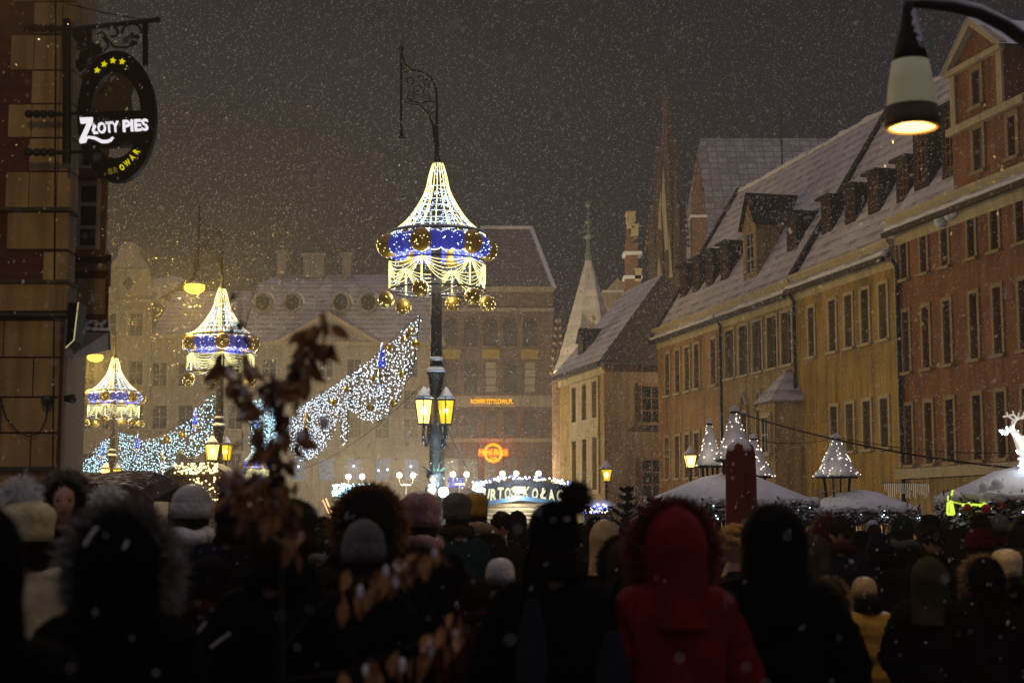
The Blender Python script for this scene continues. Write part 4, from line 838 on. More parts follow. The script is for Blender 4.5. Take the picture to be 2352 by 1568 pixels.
W1 = [(965, 722), (960, 760), (952, 830), (938, 870), (915, 915), (893, 950), (868, 968), (838, 967), (818, 950), (800, 937), (797, 1025), (786, 1020), (781, 945), (765, 995), (740, 1035), (718, 1054), (690, 1060), (672, 1040), (655, 1010), (660, 968), (690, 935), (725, 912), (760, 892), (800, 858), (845, 832), (880, 800), (915, 765)]
curtain('great white light curtain climbing from the twigs to the nearest lamp post', pA, pB, W1, [(877, 845, 9, 52, True), (705, 990, 9, 52, False)], [(900, 800), (862, 870), (930, 780), (940, 770), (905, 925), (850, 935), (925, 860), (800, 895), (770, 925), (945, 760), (955, 790)], .135, .0145, M['led_white'])
pA, pB = at(495, 950, 58.8), at(275, 1050, 82)
W2 = [(491, 902), (493, 1000), (474, 1035), (455, 1050), (435, 1052), (418, 1040), (408, 1030), (405, 1082), (340, 1086), (275, 1082), (273, 992), (300, 1000), (330, 1012), (365, 1005), (400, 990), (430, 968), (460, 935)]
curtain('pale blue light curtain between the second lamp post and the distant post', pA, pB, W2, [(449, 975, 6, 34, True), (316, 1030, 5, 30, True), (375, 1060, 5, 26, False)], [(420, 1000), (385, 1010)], .2, .021, M['led_cyan'])
pA, pB = at(560, 950, 60), at(650, 1000, 80)
W3 = [(575, 914), (640, 930), (640, 1060), (612, 1045), (600, 1060), (575, 1040)]
curtain('short light curtain mostly hidden by the dark leafy twigs', pA, pB, W3, [(590, 985, 5, 32, True)], [], .2, .021, M['led_cyan'])
pA, pB = at(255, 1020, 78), at(180, 1080, 92)
W4 = [(252, 1005), (250, 1085), (176, 1082), (200, 1055), (220, 1035), (235, 1015)]
curtain('smallest light curtain right beside the stone corner building', pA, pB, W4, [(235, 1045, 4, 26, True)], [], .22, .023, M['led_cyan'])
st = thing('market_stall', 'far stall roof outlined with yellow lights left of the leafy twigs', 'market stall', (at(450, 1100, 50).x, 50, 0), 0, 'christmas market stalls')
b = MB(); X = lambda px, py=1090: at(px, py, 50).x - st.location.x; Z = lambda py: at(450, py, 50).z
b.prism([(X(375), Z(1085)), (X(420), Z(1062)), (X(480), Z(1060)), (X(520), Z(1085)), (X(520), Z(1092)), (X(375), Z(1092))], 0, 2.5).build('roof', M['wood'], st)
MB().box(X(385), X(510), .2, 2.4, 0, Z(1092)).build('body', M['wood'], st)
ld = MB(); scatter_leds(ld, [(random.uniform(X(400), X(500)), -.05, random.uniform(Z(1088), Z(1062))) for _ in range(130)] + [(random.uniform(X(430), X(510)), -.05, random.uniform(Z(1150), Z(1096))) for _ in range(60)], .03); tag(ld.build('led', M['led_warm'], st), kind='stuff')

# ------------------------------------------------------------------ wall lanterns on the right
def wall_lantern(px, py, Y, w, label, pane):
    p = at(px, py, Y); k = w * Y / FU; t = thing('street_lantern', label, 'street lamp', (p.x, Y, 0), 0, 'small street lanterns'); z = p.z
    MB().lathe([(.1, 0), (.06, .3), (.05, z - k * .8), (.07, z - k * .75), (.04, z - k * .6)], 8).build('pole', M['iron'], t)
    f = MB(); c4 = [(math.cos(PI / 4 + i * PI / 2), math.sin(PI / 4 + i * PI / 2)) for i in range(4)]; rt, rb, zt_, zb_ = k * .7, k * .42, z + k * .45, z - k * .55
    for cx, cy_ in c4: f.tube([(cx * rb, cy_ * rb, zb_), (cx * rt, cy_ * rt, zt_)], .015, 4)
    f.lathe([(rt + .03, zt_), (rt * .55, zt_ + .16), (.03, zt_ + .3)], 4, a0=PI / 4).lathe([(rb + .02, zb_ - .04), (rb + .02, zb_)], 4, a0=PI / 4); L = f.build('lantern', M['iron'], t)
    g_ = MB()
    for i in range(4):
        (ax, ay), (bx, by_) = c4[i], c4[(i + 1) % 4]; g_.quad((ax * rb, ay * rb, zb_), (bx * rb, by_ * rb, zb_), (bx * rt, by_ * rt, zt_), (ax * rt, ay * rt, zt_))
    g_.build('pane', pane, L); MB().ball((0, 0, z), .085, 8, 6, sz=1.4).build('bulb', M['bulb'], L)
    MB().lathe([(rt, zt_ + .05), (rt * .5, zt_ + .2), (.02, zt_ + .36)], 8).build('lantern_snow', M['snow'], L, True)
    light('lantern_light', (0, 0, z), 1900, SODIUM, L, .06)
wall_lantern(1393, 1090, 62, 25, 'yellow street lantern before the corner house', M['pane_yellow']); wall_lantern(1586, 1058, 58, 26, 'orange street lantern left of the snowy turrets', M['pane_white'])

# ------------------------------------------------------------------ snow covered market stalls
M['fir'] = mat('fir', (.022, .034, .018), .85, .35, 9, snow=1.6, snow_at=.35)
M['bough_snowy'] = mat('bough_snowy', (.016, .022, .012), .85, .35, 9, snow=1.2, snow_at=.6)
def snow_turret(parent, x, y, z0, zb_, zt_, r, leds, name='turret', lean=0.0):
    k = [(r * 1.0, 0), (r * 1.02, .04), (r * .84, .14), (r * .55, .42), (r * .34, .66), (r * .2, .84), (r * .17, .87), (r * .22, .9), (r * .2, .96), (r * .05, 1.0)]
    lg = MB()
    for i in range(4): a = PI / 4 + i * PI / 2 + .3; lg.tube([(x + r * .5 * math.cos(a), y + r * .5 * math.sin(a), z0), (x + r * .62 * math.cos(a), y + r * .62 * math.sin(a), zb_ + .02)], .022, 5); lg.tube([(x + r * .42 * math.cos(a), y + r * .42 * math.sin(a), z0), (x + r * .58 * math.cos(a), y + r * .58 * math.sin(a), zb_ + .02)], .018, 5)
    lg.lathe([(r * .95, zb_ - .03), (r * 1.0, zb_ + .01), (r * .5, zb_ + .05)], 16, c=(x, y, 0))
    o = lg.build(name, M['iron_bare'], parent); H_ = zt_ - zb_
    wob = lambda an, t: 1 + .05 * math.cos(14 * an) * max(0, 1 - 4 * t) + .04 * mnoise.noise((3 * math.cos(an), 3 * math.sin(an), t * 6))
    MB().lathe([(rr, zb_ + zz * H_) for rr, zz in k], 28, c=(x, y, 0), wob=wob).build('snow_cone', M['snow'], o, True)
    MB().lathe([(r * .2, zb_ + .845 * H_), (r * .21, zb_ + .89 * H_)], 10, c=(x, y, 0)).build('band', M['iron_bare'], o)
    pts = []; cable = []
    for i in range(leds):
        f = random.random() ** 1.2 * .85; rr = 1.04 * next((a[0] + (b_[0] - a[0]) * (f - a[1]) / (b_[1] - a[1]) for a, b_ in zip(k, k[1:]) if a[1] <= f <= b_[1]), .1); an = random.random() * 2 * PI
        pts.append((x + rr * math.cos(an), y + rr * math.sin(an), zb_ + f * H_))
    d = MB(); scatter_leds(d, pts, .011); tag(d.build('lights', M['led_soft'], o), kind='stuff')
    for i in range(26):
        f = .08 + .75 * i / 26; rr = 1.0 * next((a[0] + (b_[0] - a[0]) * (f - a[1]) / (b_[1] - a[1]) for a, b_ in zip(k, k[1:]) if a[1] <= f <= b_[1]), .1); an = i * .8; cable.append((x + rr * math.cos(an), y + rr * math.sin(an), zb_ + f * H_))
    MB().tube(cable, .004, 4).build('light_cable', M['iron_bare'], o); light('string_light', (x - r * .5, y - r * 1.5, zb_ + .25 * H_), 2.2, (1, .85, .62), o, .25)
    return o
M['led_soft'] = glow('led_soft', (1, .88, .66), 4)
def fringe(parent, cx, cy_, z, r, n, sz, name='fir_fringe', a0=0, a1=2 * PI, sy=1.0, drop=1.0):
    b = MB(); s_ = MB()
    for i in range(n):
        a = a0 + (a1 - a0) * random.random(); zz = z - random.random() * sz * 2.2 * drop; rr = r + random.uniform(-.5, .6) * sz
        c = Vector((cx + rr * math.cos(a), cy_ + rr * math.sin(a) * sy, zz))
        for k in range(5):
            d = Vector((random.gauss(0, 1), random.gauss(0, 1), random.gauss(-.4, .7))).normalized() * sz * random.uniform(.5, 1.0); w = d.orthogonal().normalized() * sz * .22
            b.add([c - w, c + w, c + d + w * .4, c + d - w * .4], [(0, 1, 2, 3)])
    o = b.build(name, M['bough_snowy'], parent)
    for i in range(int(n * .28)):
        a = a0 + (a1 - a0) * random.random(); rr = r + random.uniform(-.3, .5) * sz
        s_.ball((cx + rr * math.cos(a), cy_ + rr * math.sin(a) * sy, z + random.uniform(-.35, .12) * sz), sz * random.uniform(.25, .6), 7, 5, sz=.75)
    s_.build('snow_lumps', M['snow'], o, True); return o
def round_stall(label, px, Y, half, y_top, y_eave, fr=True, n=420):
    p = at(px, 1150, Y); t = thing('market_stall', label, 'market stall', (p.x, Y, 0), 0, 'christmas market stalls'); r = half * Y / FU; zt_, ze = at(px, y_top, Y).z, at(px, y_eave, Y).z
    wob = lambda an, t_: 1 + .035 * mnoise.noise((2 * math.cos(an), 2 * math.sin(an), t_ * 3)) + .025 * mnoise.noise((6 * math.cos(an), 6 * math.sin(an), t_ * 8))
    MB().lathe([(r, ze - .06), (r * 1.01, ze), (r * .97, ze + .07), (r * .7, ze + (zt_ - ze) * .45), (r * .35, ze + (zt_ - ze) * .85), (r * .08, zt_)], 36, wob=wob).build('snow_roof', M['snow'], t, True)
    b = MB().lathe([(r * .8, 0), (r * .8, 1.0)], 12); b.lathe([(r * .84, 1.0), (r * .84, 1.06)], 12)
    for i in range(10): a = 2 * PI * i / 10; b.tube([(r * .8 * math.cos(a), r * .8 * math.sin(a), 1), (r * .8 * math.cos(a), r * .8 * math.sin(a), ze)], .05, 5)
    b.build('counter', M['wood'], t)
    MB().lathe([(r * .98, ze - .3), (r * .99, ze - .07), (r * .3, ze - .06)], 24).build('fascia', M['wood'], t)
    if fr:
        fringe(t, 0, 0, ze - .0, r * 1.0, n * 2, .15)
        d = MB(); scatter_leds(d, [((r * 1.06) * math.cos(a), (r * 1.06) * math.sin(a), ze - random.uniform(.05, .3)) for a in [random.random() * 2 * PI for _ in range(50)]], .012); tag(d.build('lights', M['led_white'], t), kind='stuff')
    return t, r, zt_, ze, p
t1, r, zt_, ze, p = round_stall('round snowy stall carrying three white turrets behind the red parasol', 1677, 28, 186, 1086, 1152, n=700)
zz = lambda py: at(1677, py, 28).z; xx = lambda px: at(px, 1060, 28).x - p.x
snow_turret(t1, xx(1636), .35, zt_ - .4, zz(1068), zz(957), 31 * 28 / FU, 50); snow_turret(t1, xx(1682), -.35, zt_ - .4, zz(1058), zz(934), 46 * 28 / FU, 60); snow_turret(t1, xx(1741), .5, zt_ - .4, zz(1092), zz(992), 46 * 28 / FU, 50)
t2, r, zt_, ze, p = round_stall('low round snowy stall with a single white turret', 1972, 34, 128, 1124, 1168, n=420)
snow_turret(t2, at(1919, 1060, 34).x - p.x, -.1, zt_ - .3, at(1919, 1095, 34).z, at(1919, 996, 34).z, 51 * 34 / FU, 90)
light('stall_light', (0, -r * .5, ze - .35), 30, WARM, t2, .1)
t3, r, zt_, ze, p = round_stall('snowy stall with red and orange baubles under a glowing reindeer', 2345, 20, 165, 1072, 1142, n=560)
X = lambda px, py=1130: at(px, py, 20 - r * .9).x - p.x; Zs = lambda py: at(2300, py, 20 - r * .9).z; yf = -r * .9
for px, py, rr, m in ((2220, 1165, .05, 'red'), (2263, 1168, .06, 'red'), (2300, 1160, .05, 'red')):
    MB().ball((X(px), yf - .02, Zs(py)), rr, 12, 8).build('bauble', mat('bauble_red', (.45, .03, .02), .2, .1, 4), t3, True)
MB().lathe([(.05, Zs(1150)), (.07, Zs(1170)), (.11, Zs(1200)), (.1, Zs(1260))], 10, c=(X(2282), yf + .25, 0)).build('hanging_bell', mat('bell_orange', (.55, .22, .02), .5, .2, 4), t3, True)
nl = MB(); 
for x0_, y0_, x1_, y1_ in ((2172, 1180, 2174, 1155), (2174, 1155, 2182, 1150), (2182, 1150, 2187, 1180), (2172, 1180, 2187, 1180), (2180, 1178, 2180, 1152), (2184, 1178, 2183, 1152)): nl.tube([(X(x0_), yf - .05, Zs(y0_)), (X(x1_), yf - .05, Zs(y1_))], .016, 5)
nl.tube([(X(2183), yf - .05, Zs(1138)), (X(2186), yf - .05, Zs(1125))], .012, 5).tube([(X(2174), yf - .05, Zs(1150)), (X(2175), yf - .05, Zs(1138))], .01, 5)
for i in range(12): nl.octa((X(2212 + i * 5 + random.uniform(-2, 2)), yf + .05, Zs(1158 + random.uniform(-3, 3))), .018)
nl.tube([(X(2185), yf - .05, Zs(1152)), (X(2212), yf + .05, Zs(1157)), (X(2270), yf + .05, Zs(1158))], .006, 4).build('neon_tube', glow('neon_green', (.72, 1, .08), 1.5), t3)
lm = MB()
for i in range(5): lm.ball((X(2322 + i * 11), yf + .3, Zs(1160)), .035, 8, 6)
lm.build('spot_bulb', M['bulb_white'], t3)
light('stall_light', (X(2335), yf + .3, Zs(1166)), 40, (1, .9, .75), t3, .1)
for px, rr, py in ((2260, .06, 1106), (2291, .085, 1103)): MB().lathe([(rr * .8, -.1), (rr, 0), (rr * .95, rr * .7), (rr * .5, rr * 1.2), (.02, rr * 1.3)], 12, c=(at(px, py, 19.4).x - p.x, -.6, at(px, py, 19.4).z - .08)).build('roof_vent', M['snow'], t3, True)
# glowing reindeer on that roof
rd = thing('light_reindeer', 'white glowing reindeer figure standing on the stall roof', 'light decoration', at(2352, 1082, 19.6))
def skin(name, verts, edges, radii, material, parent=None, sub=1, loc=(0, 0, 0)):
    me = bpy.data.meshes.new(name); me.from_pydata(verts, edges, []); o = bpy.data.objects.new(name, me); COL.objects.link(o)
    o.modifiers.new('skin', 'SKIN'); o.modifiers['skin'].use_smooth_shade = True
    for i, r in enumerate(radii): me.skin_vertices[0].data[i].radius = r if isinstance(r, tuple) else (r, r)
    me.skin_vertices[0].data[0].use_root = True
    if sub: s_ = o.modifiers.new('sub', 'SUBSURF'); s_.levels = sub; s_.render_levels = sub
    nm = bpy.data.meshes.new_from_object(o.evaluated_get(bpy.context.evaluated_depsgraph_get())); nm.name = name
    bpy.data.objects.remove(o); bpy.data.meshes.remove(me)
    nm.materials.clear()
    for mt in (material if isinstance(material, list) else [material]): nm.materials.append(mt)
    if parent is False: return nm
    q = bpy.data.objects.new(name, nm); lk(q, parent); q.location = loc; return q
K = 1.0
rv = [(.26, 0, .30), (.10, 0, .31), (-.02, 0, .34), (-.09, 0, .44), (-.12, 0, .53), (-.20, 0, .51), (-.26, 0, .48), (-.01, .05, .20), (-.02, .05, .01), (-.01, -.05, .20), (-.03, -.05, .01), (.27, .05, .2), (.29, .05, .01), (.27, -.05, .2), (.28, -.05, .01), (.33, 0, .36)]
re_ = [(0, 1), (1, 2), (2, 3), (3, 4), (4, 5), (5, 6), (2, 7), (7, 8), (2, 9), (9, 10), (0, 11), (11, 12), (0, 13), (13, 14), (0, 15)]
rr_ = [.085, .08, .075, .05, .05, .035, .02, .03, .018, .03, .018, .035, .018, .035, .018, .02]
wl = bpy.data.materials.new('white_light_fur'); wl.use_nodes = True; pbs = wl.node_tree.nodes['Principled BSDF']; pbs.inputs['Base Color'].default_value = (.8, .8, .8, 1); pbs.inputs['Emission Color'].default_value = (1, .90, .74, 1); pbs.inputs['Emission Strength'].default_value = .36; wl.cycles.emission_sampling = 'NONE'
body = skin('body', rv, re_, rr_, wl, rd); body.scale = (1.0,) * 3
an = MB()
for sg in (-1, 1): an.tube([(-.12, sg * .03, .57), (-.10, sg * .07, .63), (-.02, sg * .1, .68), (.06, sg * .12, .67)], .014, 5).tube([(-.08, sg * .08, .65), (-.14, sg * .12, .70), (-.2, sg * .12, .69)], .012, 5).tube([(-.02, sg * .1, .68), (0, sg * .11, .74)], .011, 5).tube([(-.14, sg * .12, .70), (-.15, sg * .12, .75)], .011, 5)
an.build('antlers', wl, rd); d = MB()
pv_ = [v.co for v in body.data.vertices]; scatter_leds(d, [v + Vector((0, 0, 0)) + v.normalized() * .0 + Vector((random.gauss(0, .012), random.gauss(0, .012), random.gauss(0, .012))) for v in random.sample(pv_, min(240, len(pv_)))], .011); tag(d.build('lights', M['led_white'], rd), kind='stuff')
light('reindeer_light', (-.1, -.35, .35), 5, (1, .92, .8), rd, .15)
# closed red parasol
pr = thing('closed_parasol', 'closed red parasol with a cap of snow', 'parasol', (at(1702, 1100, 18).x, 18, 0)); Z = lambda py: at(1702, py, 18).z; k = 18 / FU
wob = lambda an_, t: 1 + .09 * math.sin(4 * an_ + 3 * t) + .05 * mnoise.noise((2 * math.cos(an_), 2 * math.sin(an_), t * 4))
MB().lathe([(.14, .75), (35 * k, 1.2), (34 * k, Z(1150)), (33 * k, Z(1090)), (31 * k, Z(1045)), (27 * k, Z(1025)), (18 * k, Z(1016)), (.02, Z(1011))], 32, wob=wob, sy=.8).build('cover', mat('red_canvas', (.13, .010, .008), .75, .3, 4, bump=.4, bscale=9), pr, True)
MB().lathe([(28.5 * k, Z(1036)), (29 * k, Z(1028)), (23 * k, Z(1018)), (12 * k, Z(1009)), (.01, Z(1006))], 24, wob=lambda an_, t: 1 + .12 * math.sin(4 * an_) + .06 * math.sin(9 * an_) * (1 - t), sy=.82).build('cover_snow', M['snow'], pr, True)
MB().tube([(0, 0, 0), (0, 0, 1.0)], .03, 8).lathe([(.3, 0), (.3, .08), (.04, .1)], 12).build('stand', M['iron_bare'], pr)
# cake stall with lettered board
KY = 42.0; ks = thing('market_stall', 'cake stall with cream letters on a dark board under massed lights', 'market stall', (at(1192, 1150, KY).x, KY, 0), 0, 'christmas market stalls'); X = lambda px, py=1140: at(px, py, KY).x - ks.location.x; Z = lambda py: at(1192, py, KY).z
bl = [(X(1085), Z(1125)), (X(1095), Z(1112)), (X(1140), Z(1106)), (X(1192), Z(1103)), (X(1245), Z(1106)), (X(1292), Z(1112)), (X(1312), Z(1125)), (X(1312), Z(1152)), (X(1250), Z(1146)), (X(1192), Z(1137)), (X(1130), Z(1146)), (X(1085), Z(1156))]
MB().prism(bl, 0, .15).build('name_board', mat('board_dark', (.03, .03, .035), .5, .2, 3), ks)
MB().prism([(X(1085), Z(1156)), (X(1192), Z(1138)), (X(1312), Z(1153)), (X(1312), Z(1162)), (X(1192), Z(1148)), (X(1085), Z(1167))], -.08, .2).build('beam', mat('beam_blue', (.06, .12, .18), .5, .2, 3), ks)
M['sign_cream'] = glow('sign_cream', (.9, .88, .58), 1.5)
txt = 'KURTOSZKOŁACZ'; xs_ = [1101, 1118, 1133, 1150, 1166, 1181, 1193, 1209, 1229, 1248, 1266, 1286, 1303]
for i, chh in enumerate(txt):
    y = 1140 - 10 * (1 - abs(xs_[i] - 1192) / 105) - (2 if i % 2 else 0); w = 14.5 * KY / FU
    text_obj(chh, 'lettering', M['sign_cream'], w, (X(xs_[i]), -.02, Z(y)), ks, height=27 * KY / FU, ext=.02, offset=.045, tilt=random.uniform(-.1, .12), shear=.1)
d1, d2, d3 = MB(), MB(), MB()
for i in range(130): f = random.random(); px = 1085 + 228 * f; scatter_leds(random.choice((d1, d1, d1, d2, d3)), [(X(px), random.uniform(-.15, .2), Z(1114 - 16 * math.sin(PI * f) + random.uniform(-7, 3)))], random.uniform(.015, .035))
for i in range(70): d1.octa((X(random.uniform(1086, 1112)), random.uniform(-.15, .1), Z(random.uniform(1106, 1130))), random.uniform(.015, .035))
tag(d1.build('garland_lights', M['led_white'], ks), kind='stuff'); tag(d2.build('garland_lights', M['led_blue'], ks), kind='stuff'); tag(d3.build('garland_lights', M['led_warm'], ks), kind='stuff')
MB().box(X(1183), X(1204), -.25, -.12, Z(1132), Z(1118)).build('flood_lamp', M['bulb_white'], ks); light('stall_light', (X(1193), -.5, Z(1128)), 70, COOLW, ks, .1)
b = MB()
for i in range(5): b.tube([(X(1100), .25, Z(1160 + i * 10)), (X(1300), .25, Z(1160 + i * 10))], .055, 6)
b.build('log_wall', M['wood_pale'], ks); MB().box(X(1100), X(1300), .2, 2.4, 0, 1.0).box(X(1095), X(1305), -.1, .4, 1.0, 1.06).build('counter', M['wood_pale'], ks)
MB().prism([(X(1090), Z(1128)), (X(1192), Z(1104)), (X(1308), Z(1128)), (X(1308), Z(1134)), (X(1192), Z(1112)), (X(1090), Z(1134))], .16, 2.6).build('roof', M['snow'], ks)
light('stall_light', (X(1180), -.2, Z(1152)), 35, (1, .95, .85), ks, .1)
lb_ = thing('flood_light', 'blazing blue white flood light at the foot of the nearest lamp post', 'lamp', at(1019, 1130, 39.3)); b = MB().box(-.1, .1, -.05, .1, -.08, .08).tube([(0, .05, 0), (0, .3, 0)], .03, 5).build('housing', M['iron_bare'], lb_)
MB().ball((0, -.08, 0), .13, 10, 8).build('lens', glow('flood_glow', (.72, .9, 1), 14), lb_); light('lamp_light', (0, -.25, .1), 650, (.55, .8, 1), lb_, .08)
bs = thing('blue_screen', 'blue glowing screen under a shop window far behind the post', 'screen', at(1048, 1108, 110)); MB().box(-.55, .55, 0, .1, -.35, .35).build('panel', glow('blue_screen', (.16, .17, .85), .8), bs); MB().box(-.6, .6, .003, .12, -.4, -.36).build('frame', M['iron_bare'], bs)
# brown awning stall at the left, small snowy stall in the middle
aw = thing('market_stall', 'stall with a dark brown snow dusted awning behind the bobble hats', 'market stall', (at(300, 1130, 16).x, 16, 0), 0, 'christmas market stalls'); X = lambda px, py=1120: at(px, py, 16).x - aw.location.x; Z = lambda py: at(300, py, 16).z
top = [(175, 1092), (230, 1086), (290, 1079), (350, 1082), (385, 1094), (412, 1116)]; b = MB(); n = len(top)
vs = [(X(x), 0, Z(y)) for x, y in top] + [(X(x) * 1.0, -1.2, Z(y) - .16) for x, y in top] + [(X(x), 1.4, Z(y) - .3) for x, y in top]
b.add(vs, [(i, i + 1, n + i + 1, n + i) for i in range(n - 1)] + [(2 * n + i, 2 * n + i + 1, i + 1, i) for i in range(n - 1)])
for i in range(n - 1): b.quad(vs[n + i], vs[n + i + 1], (vs[n + i + 1][0], -1.22, vs[n + i + 1][2] - .2), (vs[n + i][0], -1.22, vs[n + i][2] - .2))
b.build('awning', mat('awning_brown', (.035, .022, .014), .8, .35, 5, snow=1.3, snow_at=1.0), aw)
MB().box(X(185), X(400), -.9, 1.3, 0, 1.0).build('counter', M['wood'], aw)
for x in (190, 395): MB().tube([(X(x), -.95, 0), (X(x), -.95, Z(1120))], .04, 6).build('post', M['wood'], aw)
sm = thing('market_stall', 'little snowy stall roof with coloured lights beside the fir trees', 'market stall', (at(1372, 1160, 30).x, 30, 0), 0, 'christmas market stalls'); X = lambda px: at(px, 1150, 30).x - sm.location.x; Z = lambda py: at(1372, py, 30).z
MB().prism([(X(1335), Z(1158)), (X(1350), Z(1148)), (X(1385), Z(1147)), (X(1412), Z(1158)), (X(1410), Z(1162)), (X(1336), Z(1162))], -.6, 1.2).build('snow_roof', M['snow'], sm); MB().box(X(1340), X(1405), -.3, 1.0, 0, Z(1162)).build('body', M['wood'], sm)
ld = MB(); scatter_leds(ld, [(X(random.uniform(1335, 1390)), -.65, Z(random.uniform(1158, 1178))) for _ in range(26)], .02); tag(ld.build('lights', M['led_blue'], sm), kind='stuff'); ld = MB(); scatter_leds(ld, [(X(random.uniform(1335, 1390)), -.65, Z(random.uniform(1158, 1178))) for _ in range(26)], .02); tag(ld.build('lights', M['led_soft'], sm), kind='stuff')
tc_ = thing('light_bundle', 'clump of white lights low before the palace', 'light decoration', at(790, 1125, 60)); ld = MB(); scatter_leds(ld, [((random.uniform(-24, 24) if i < 150 else random.uniform(-24, 60)) * 60 / FU, random.uniform(-.3, .3), random.uniform(-16, 14) * 60 / FU) for i in range(190)], .035); tag(ld.build('led', M['led_cyan'], tc_), kind='stuff'); MB().tube([(-.4, 0, -.3), (.4, 0, -.3)], .02, 4).build('frame', M['iron_bare'], tc_)
tt = thing('light_strip', 'leaning strip of orange lights between two fur hoods', 'light decoration', at(755, 1165, 22)); ld = MB()
for i in range(16): ld.octa((-.04 + .008 * i, 0, .12 - .018 * i), .013); ld.octa((-.08 + .008 * i, 0, .10 - .018 * i), .01)
tag(ld.build('led', glow('led_orange', (1, .45, .18), 4), tt), kind='stuff'); MB().tube([(-.05, .02, .14), (.09, .02, -.2)], .01, 4).build('rail', M['iron_bare'], tt)
# silver icicle lights under the ochre house
ic = thing('icicle_lights', 'row of icicle lights hanging on the ochre house', 'light decoration', at(2083, 1130, 49)); b = MB()
for i in range(24): x = (-50 + 100 * i / 23) * 49 / FU; b.tube([(x, 0, .28), (x, 0, .28 - random.uniform(.2, .5))], .008, 3)
b.build('led', glow('icicle', (.75, .72, .55), .55), ic); MB().tube([(-.75, 0, .29), (.75, 0, .29)], .012, 4).build('cable', M['iron_bare'], ic)

# ------------------------------------------------------------------ firs with snow
M['bark'] = mat('bark', (.05, .035, .025), .9, .3, 9, bump=.4, snow=1, snow_at=.7)
def fir(label, px, py, Y, wide):
    p = at(px, py, Y); t = thing('fir_tree', label, 'fir tree', (p.x, Y, 0), 0, 'snowy firs'); h = p.z
    MB().tube([(0, 0, 0), (0, 0, h * .6), (0, 0, h)], [.06, .03, .006], 6).build('trunk', M['bark'], t)
    b = MB(); z = .45
    while z < h - .12:
        f = 1 - z / h; L_ = wide * f + .05; k = random.randint(6, 8)
        for i in range(k):
            a = random.random() * 2 * PI; d = Vector((math.cos(a), math.sin(a), .45 + .3 * (1 - f))).normalized(); tip = Vector((0, 0, z)) + d * L_ * random.uniform(.7, 1.1)
            b.tube([(0, 0, z), tip], [.014, .004], 4)
            nn = int(90 * L_ / .6) + 14
            for j in range(nn):
                q = Vector((0, 0, z)).lerp(tip, .15 + .85 * j / nn); s_ = d.cross(Vector((0, 0, 1))).normalized() * random.choice((-1, 1)); e = q + (d * .6 + s_ + Vector((0, 0, random.uniform(-.1, .35)))).normalized() * random.uniform(.07, .15); w = Vector((0, 0, 1)).cross(e - q).normalized() * .018
                b.add([q - w, q + w, e + w * .5, e - w * .5], [(0, 1, 2, 3)])
        z += .13
    b.build('crown', M['fir'], t)
fir('snow dusted fir with upright leader left of the round stall', 1440, 1112, 23, .85); fir('shorter snowy fir hard against the round stall', 1503, 1128, 25, .6); fir('small fir spike between two larger firs', 1476, 1138, 24, .45)

# ------------------------------------------------------------------ near street lamp with its curved arm
LNY = 9.0; p = at(2095, 290, LNY); nl_ = thing('street_lamp', 'near bell shaped street lamp hung from a curved snowy arm', 'street lamp', (p.x, LNY, 0)); Z = lambda py: at(2095, py, LNY).z; k = LNY / FU; ox = lambda px, py: at(px, py, LNY).x - p.x
b = MB().lathe([(9 * k, Z(4)), (14 * k, Z(20)), (20 * k, Z(60)), (34 * k, Z(110)), (43 * k, Z(142))], 24); b.build('bell_top', M['iron_bare'], nl_, True)
gmx = mat('lamp_milk_glass', (.55, .53, .42), .35, .15, 7, bump=.2, bscale=14); gmx.node_tree.nodes['Principled BSDF'].inputs['Emission Color'].default_value = (.9, .8, .42, 1); gmx.node_tree.nodes['Principled BSDF'].inputs['Emission Strength'].default_value = .09; gmx.cycles.emission_sampling = 'NONE'
MB().lathe([(43 * k, Z(142)), (52 * k, Z(190)), (58 * k, Z(245)), (60 * k, Z(262))], 28).build('glass_shade', gmx, nl_, True)
MB().lathe([(60.5 * k, Z(246)), (64 * k, Z(282)), (67 * k, Z(292)), (56 * k, Z(297)), (52 * k, Z(290)), (50 * k, Z(262))], 28).build('rim', mat('rim_bronze', (.05, .03, .012), .45, .3, 6, metal=.4), nl_, True)
MB().lathe([(.001, Z(288)), (51 * k, Z(288)), (52 * k, Z(292)), (.001, Z(293))], 28).build('bulb', glow('lamp_disc', (1, .62, .14), 7), nl_)
sn = MB()
for i in range(240):
    a = random.uniform(-1.25, -.15); yy = random.uniform(30, 205 - 60 * abs(math.sin(a * 3))); rr = (10 + 50 * min(1, (yy - 10) / 245)) * k
    sn.ball(((rr - .008) * math.cos(a), (rr - .008) * math.sin(a), Z(yy)), random.uniform(.008, .02), 6, 4, sz=1.4)
sn.build('shade_snow', M['snow'], nl_, True)
arm = [(2095, 10), (2130, 12), (2190, 18), (2250, 33), (2310, 62), (2360, 98), (2420, 150), (2470, 240), (2490, 400)]
pts = [(ox(x, y), 0, Z(y)) for x, y in arm]; pts += [(pts[-1][0] + .02, 0, 1.0), (pts[-1][0] + .02, 0, 0)]
MB().tube(pts, [.02, .025, .03, .034, .04, .043, .045, .05, .06, .07, .09], 8).build('arm', M['iron_bare'], nl_, True)
ap = [(x, 0, z + .04) for x, _, z in pts[:7]]; MB().tube(ap, [.01, .022, .018, .024, .02, .024, .015], 7).build('arm_snow', M['snow'], nl_, True)
light('lamp_light', (0, 0, Z(293) - .06), 70, (1, .62, .18), nl_, .1)
tw2 = copy_tree(nl_); tw2.location = (-4.25, 12.5, 0); tw2.scale = (1, 1, 1.55); tw2.rotation_euler = (0, 0, PI); tl = [o for o in tw2.children if o.type == 'LIGHT'][0]; tl.data = tl.data.copy(); tl.data.energy = 210; tw2['label'] = 'unseen bell shaped street lamp added to light the corner building'  # unseen twin of the near lamp, added to light the corner building stone
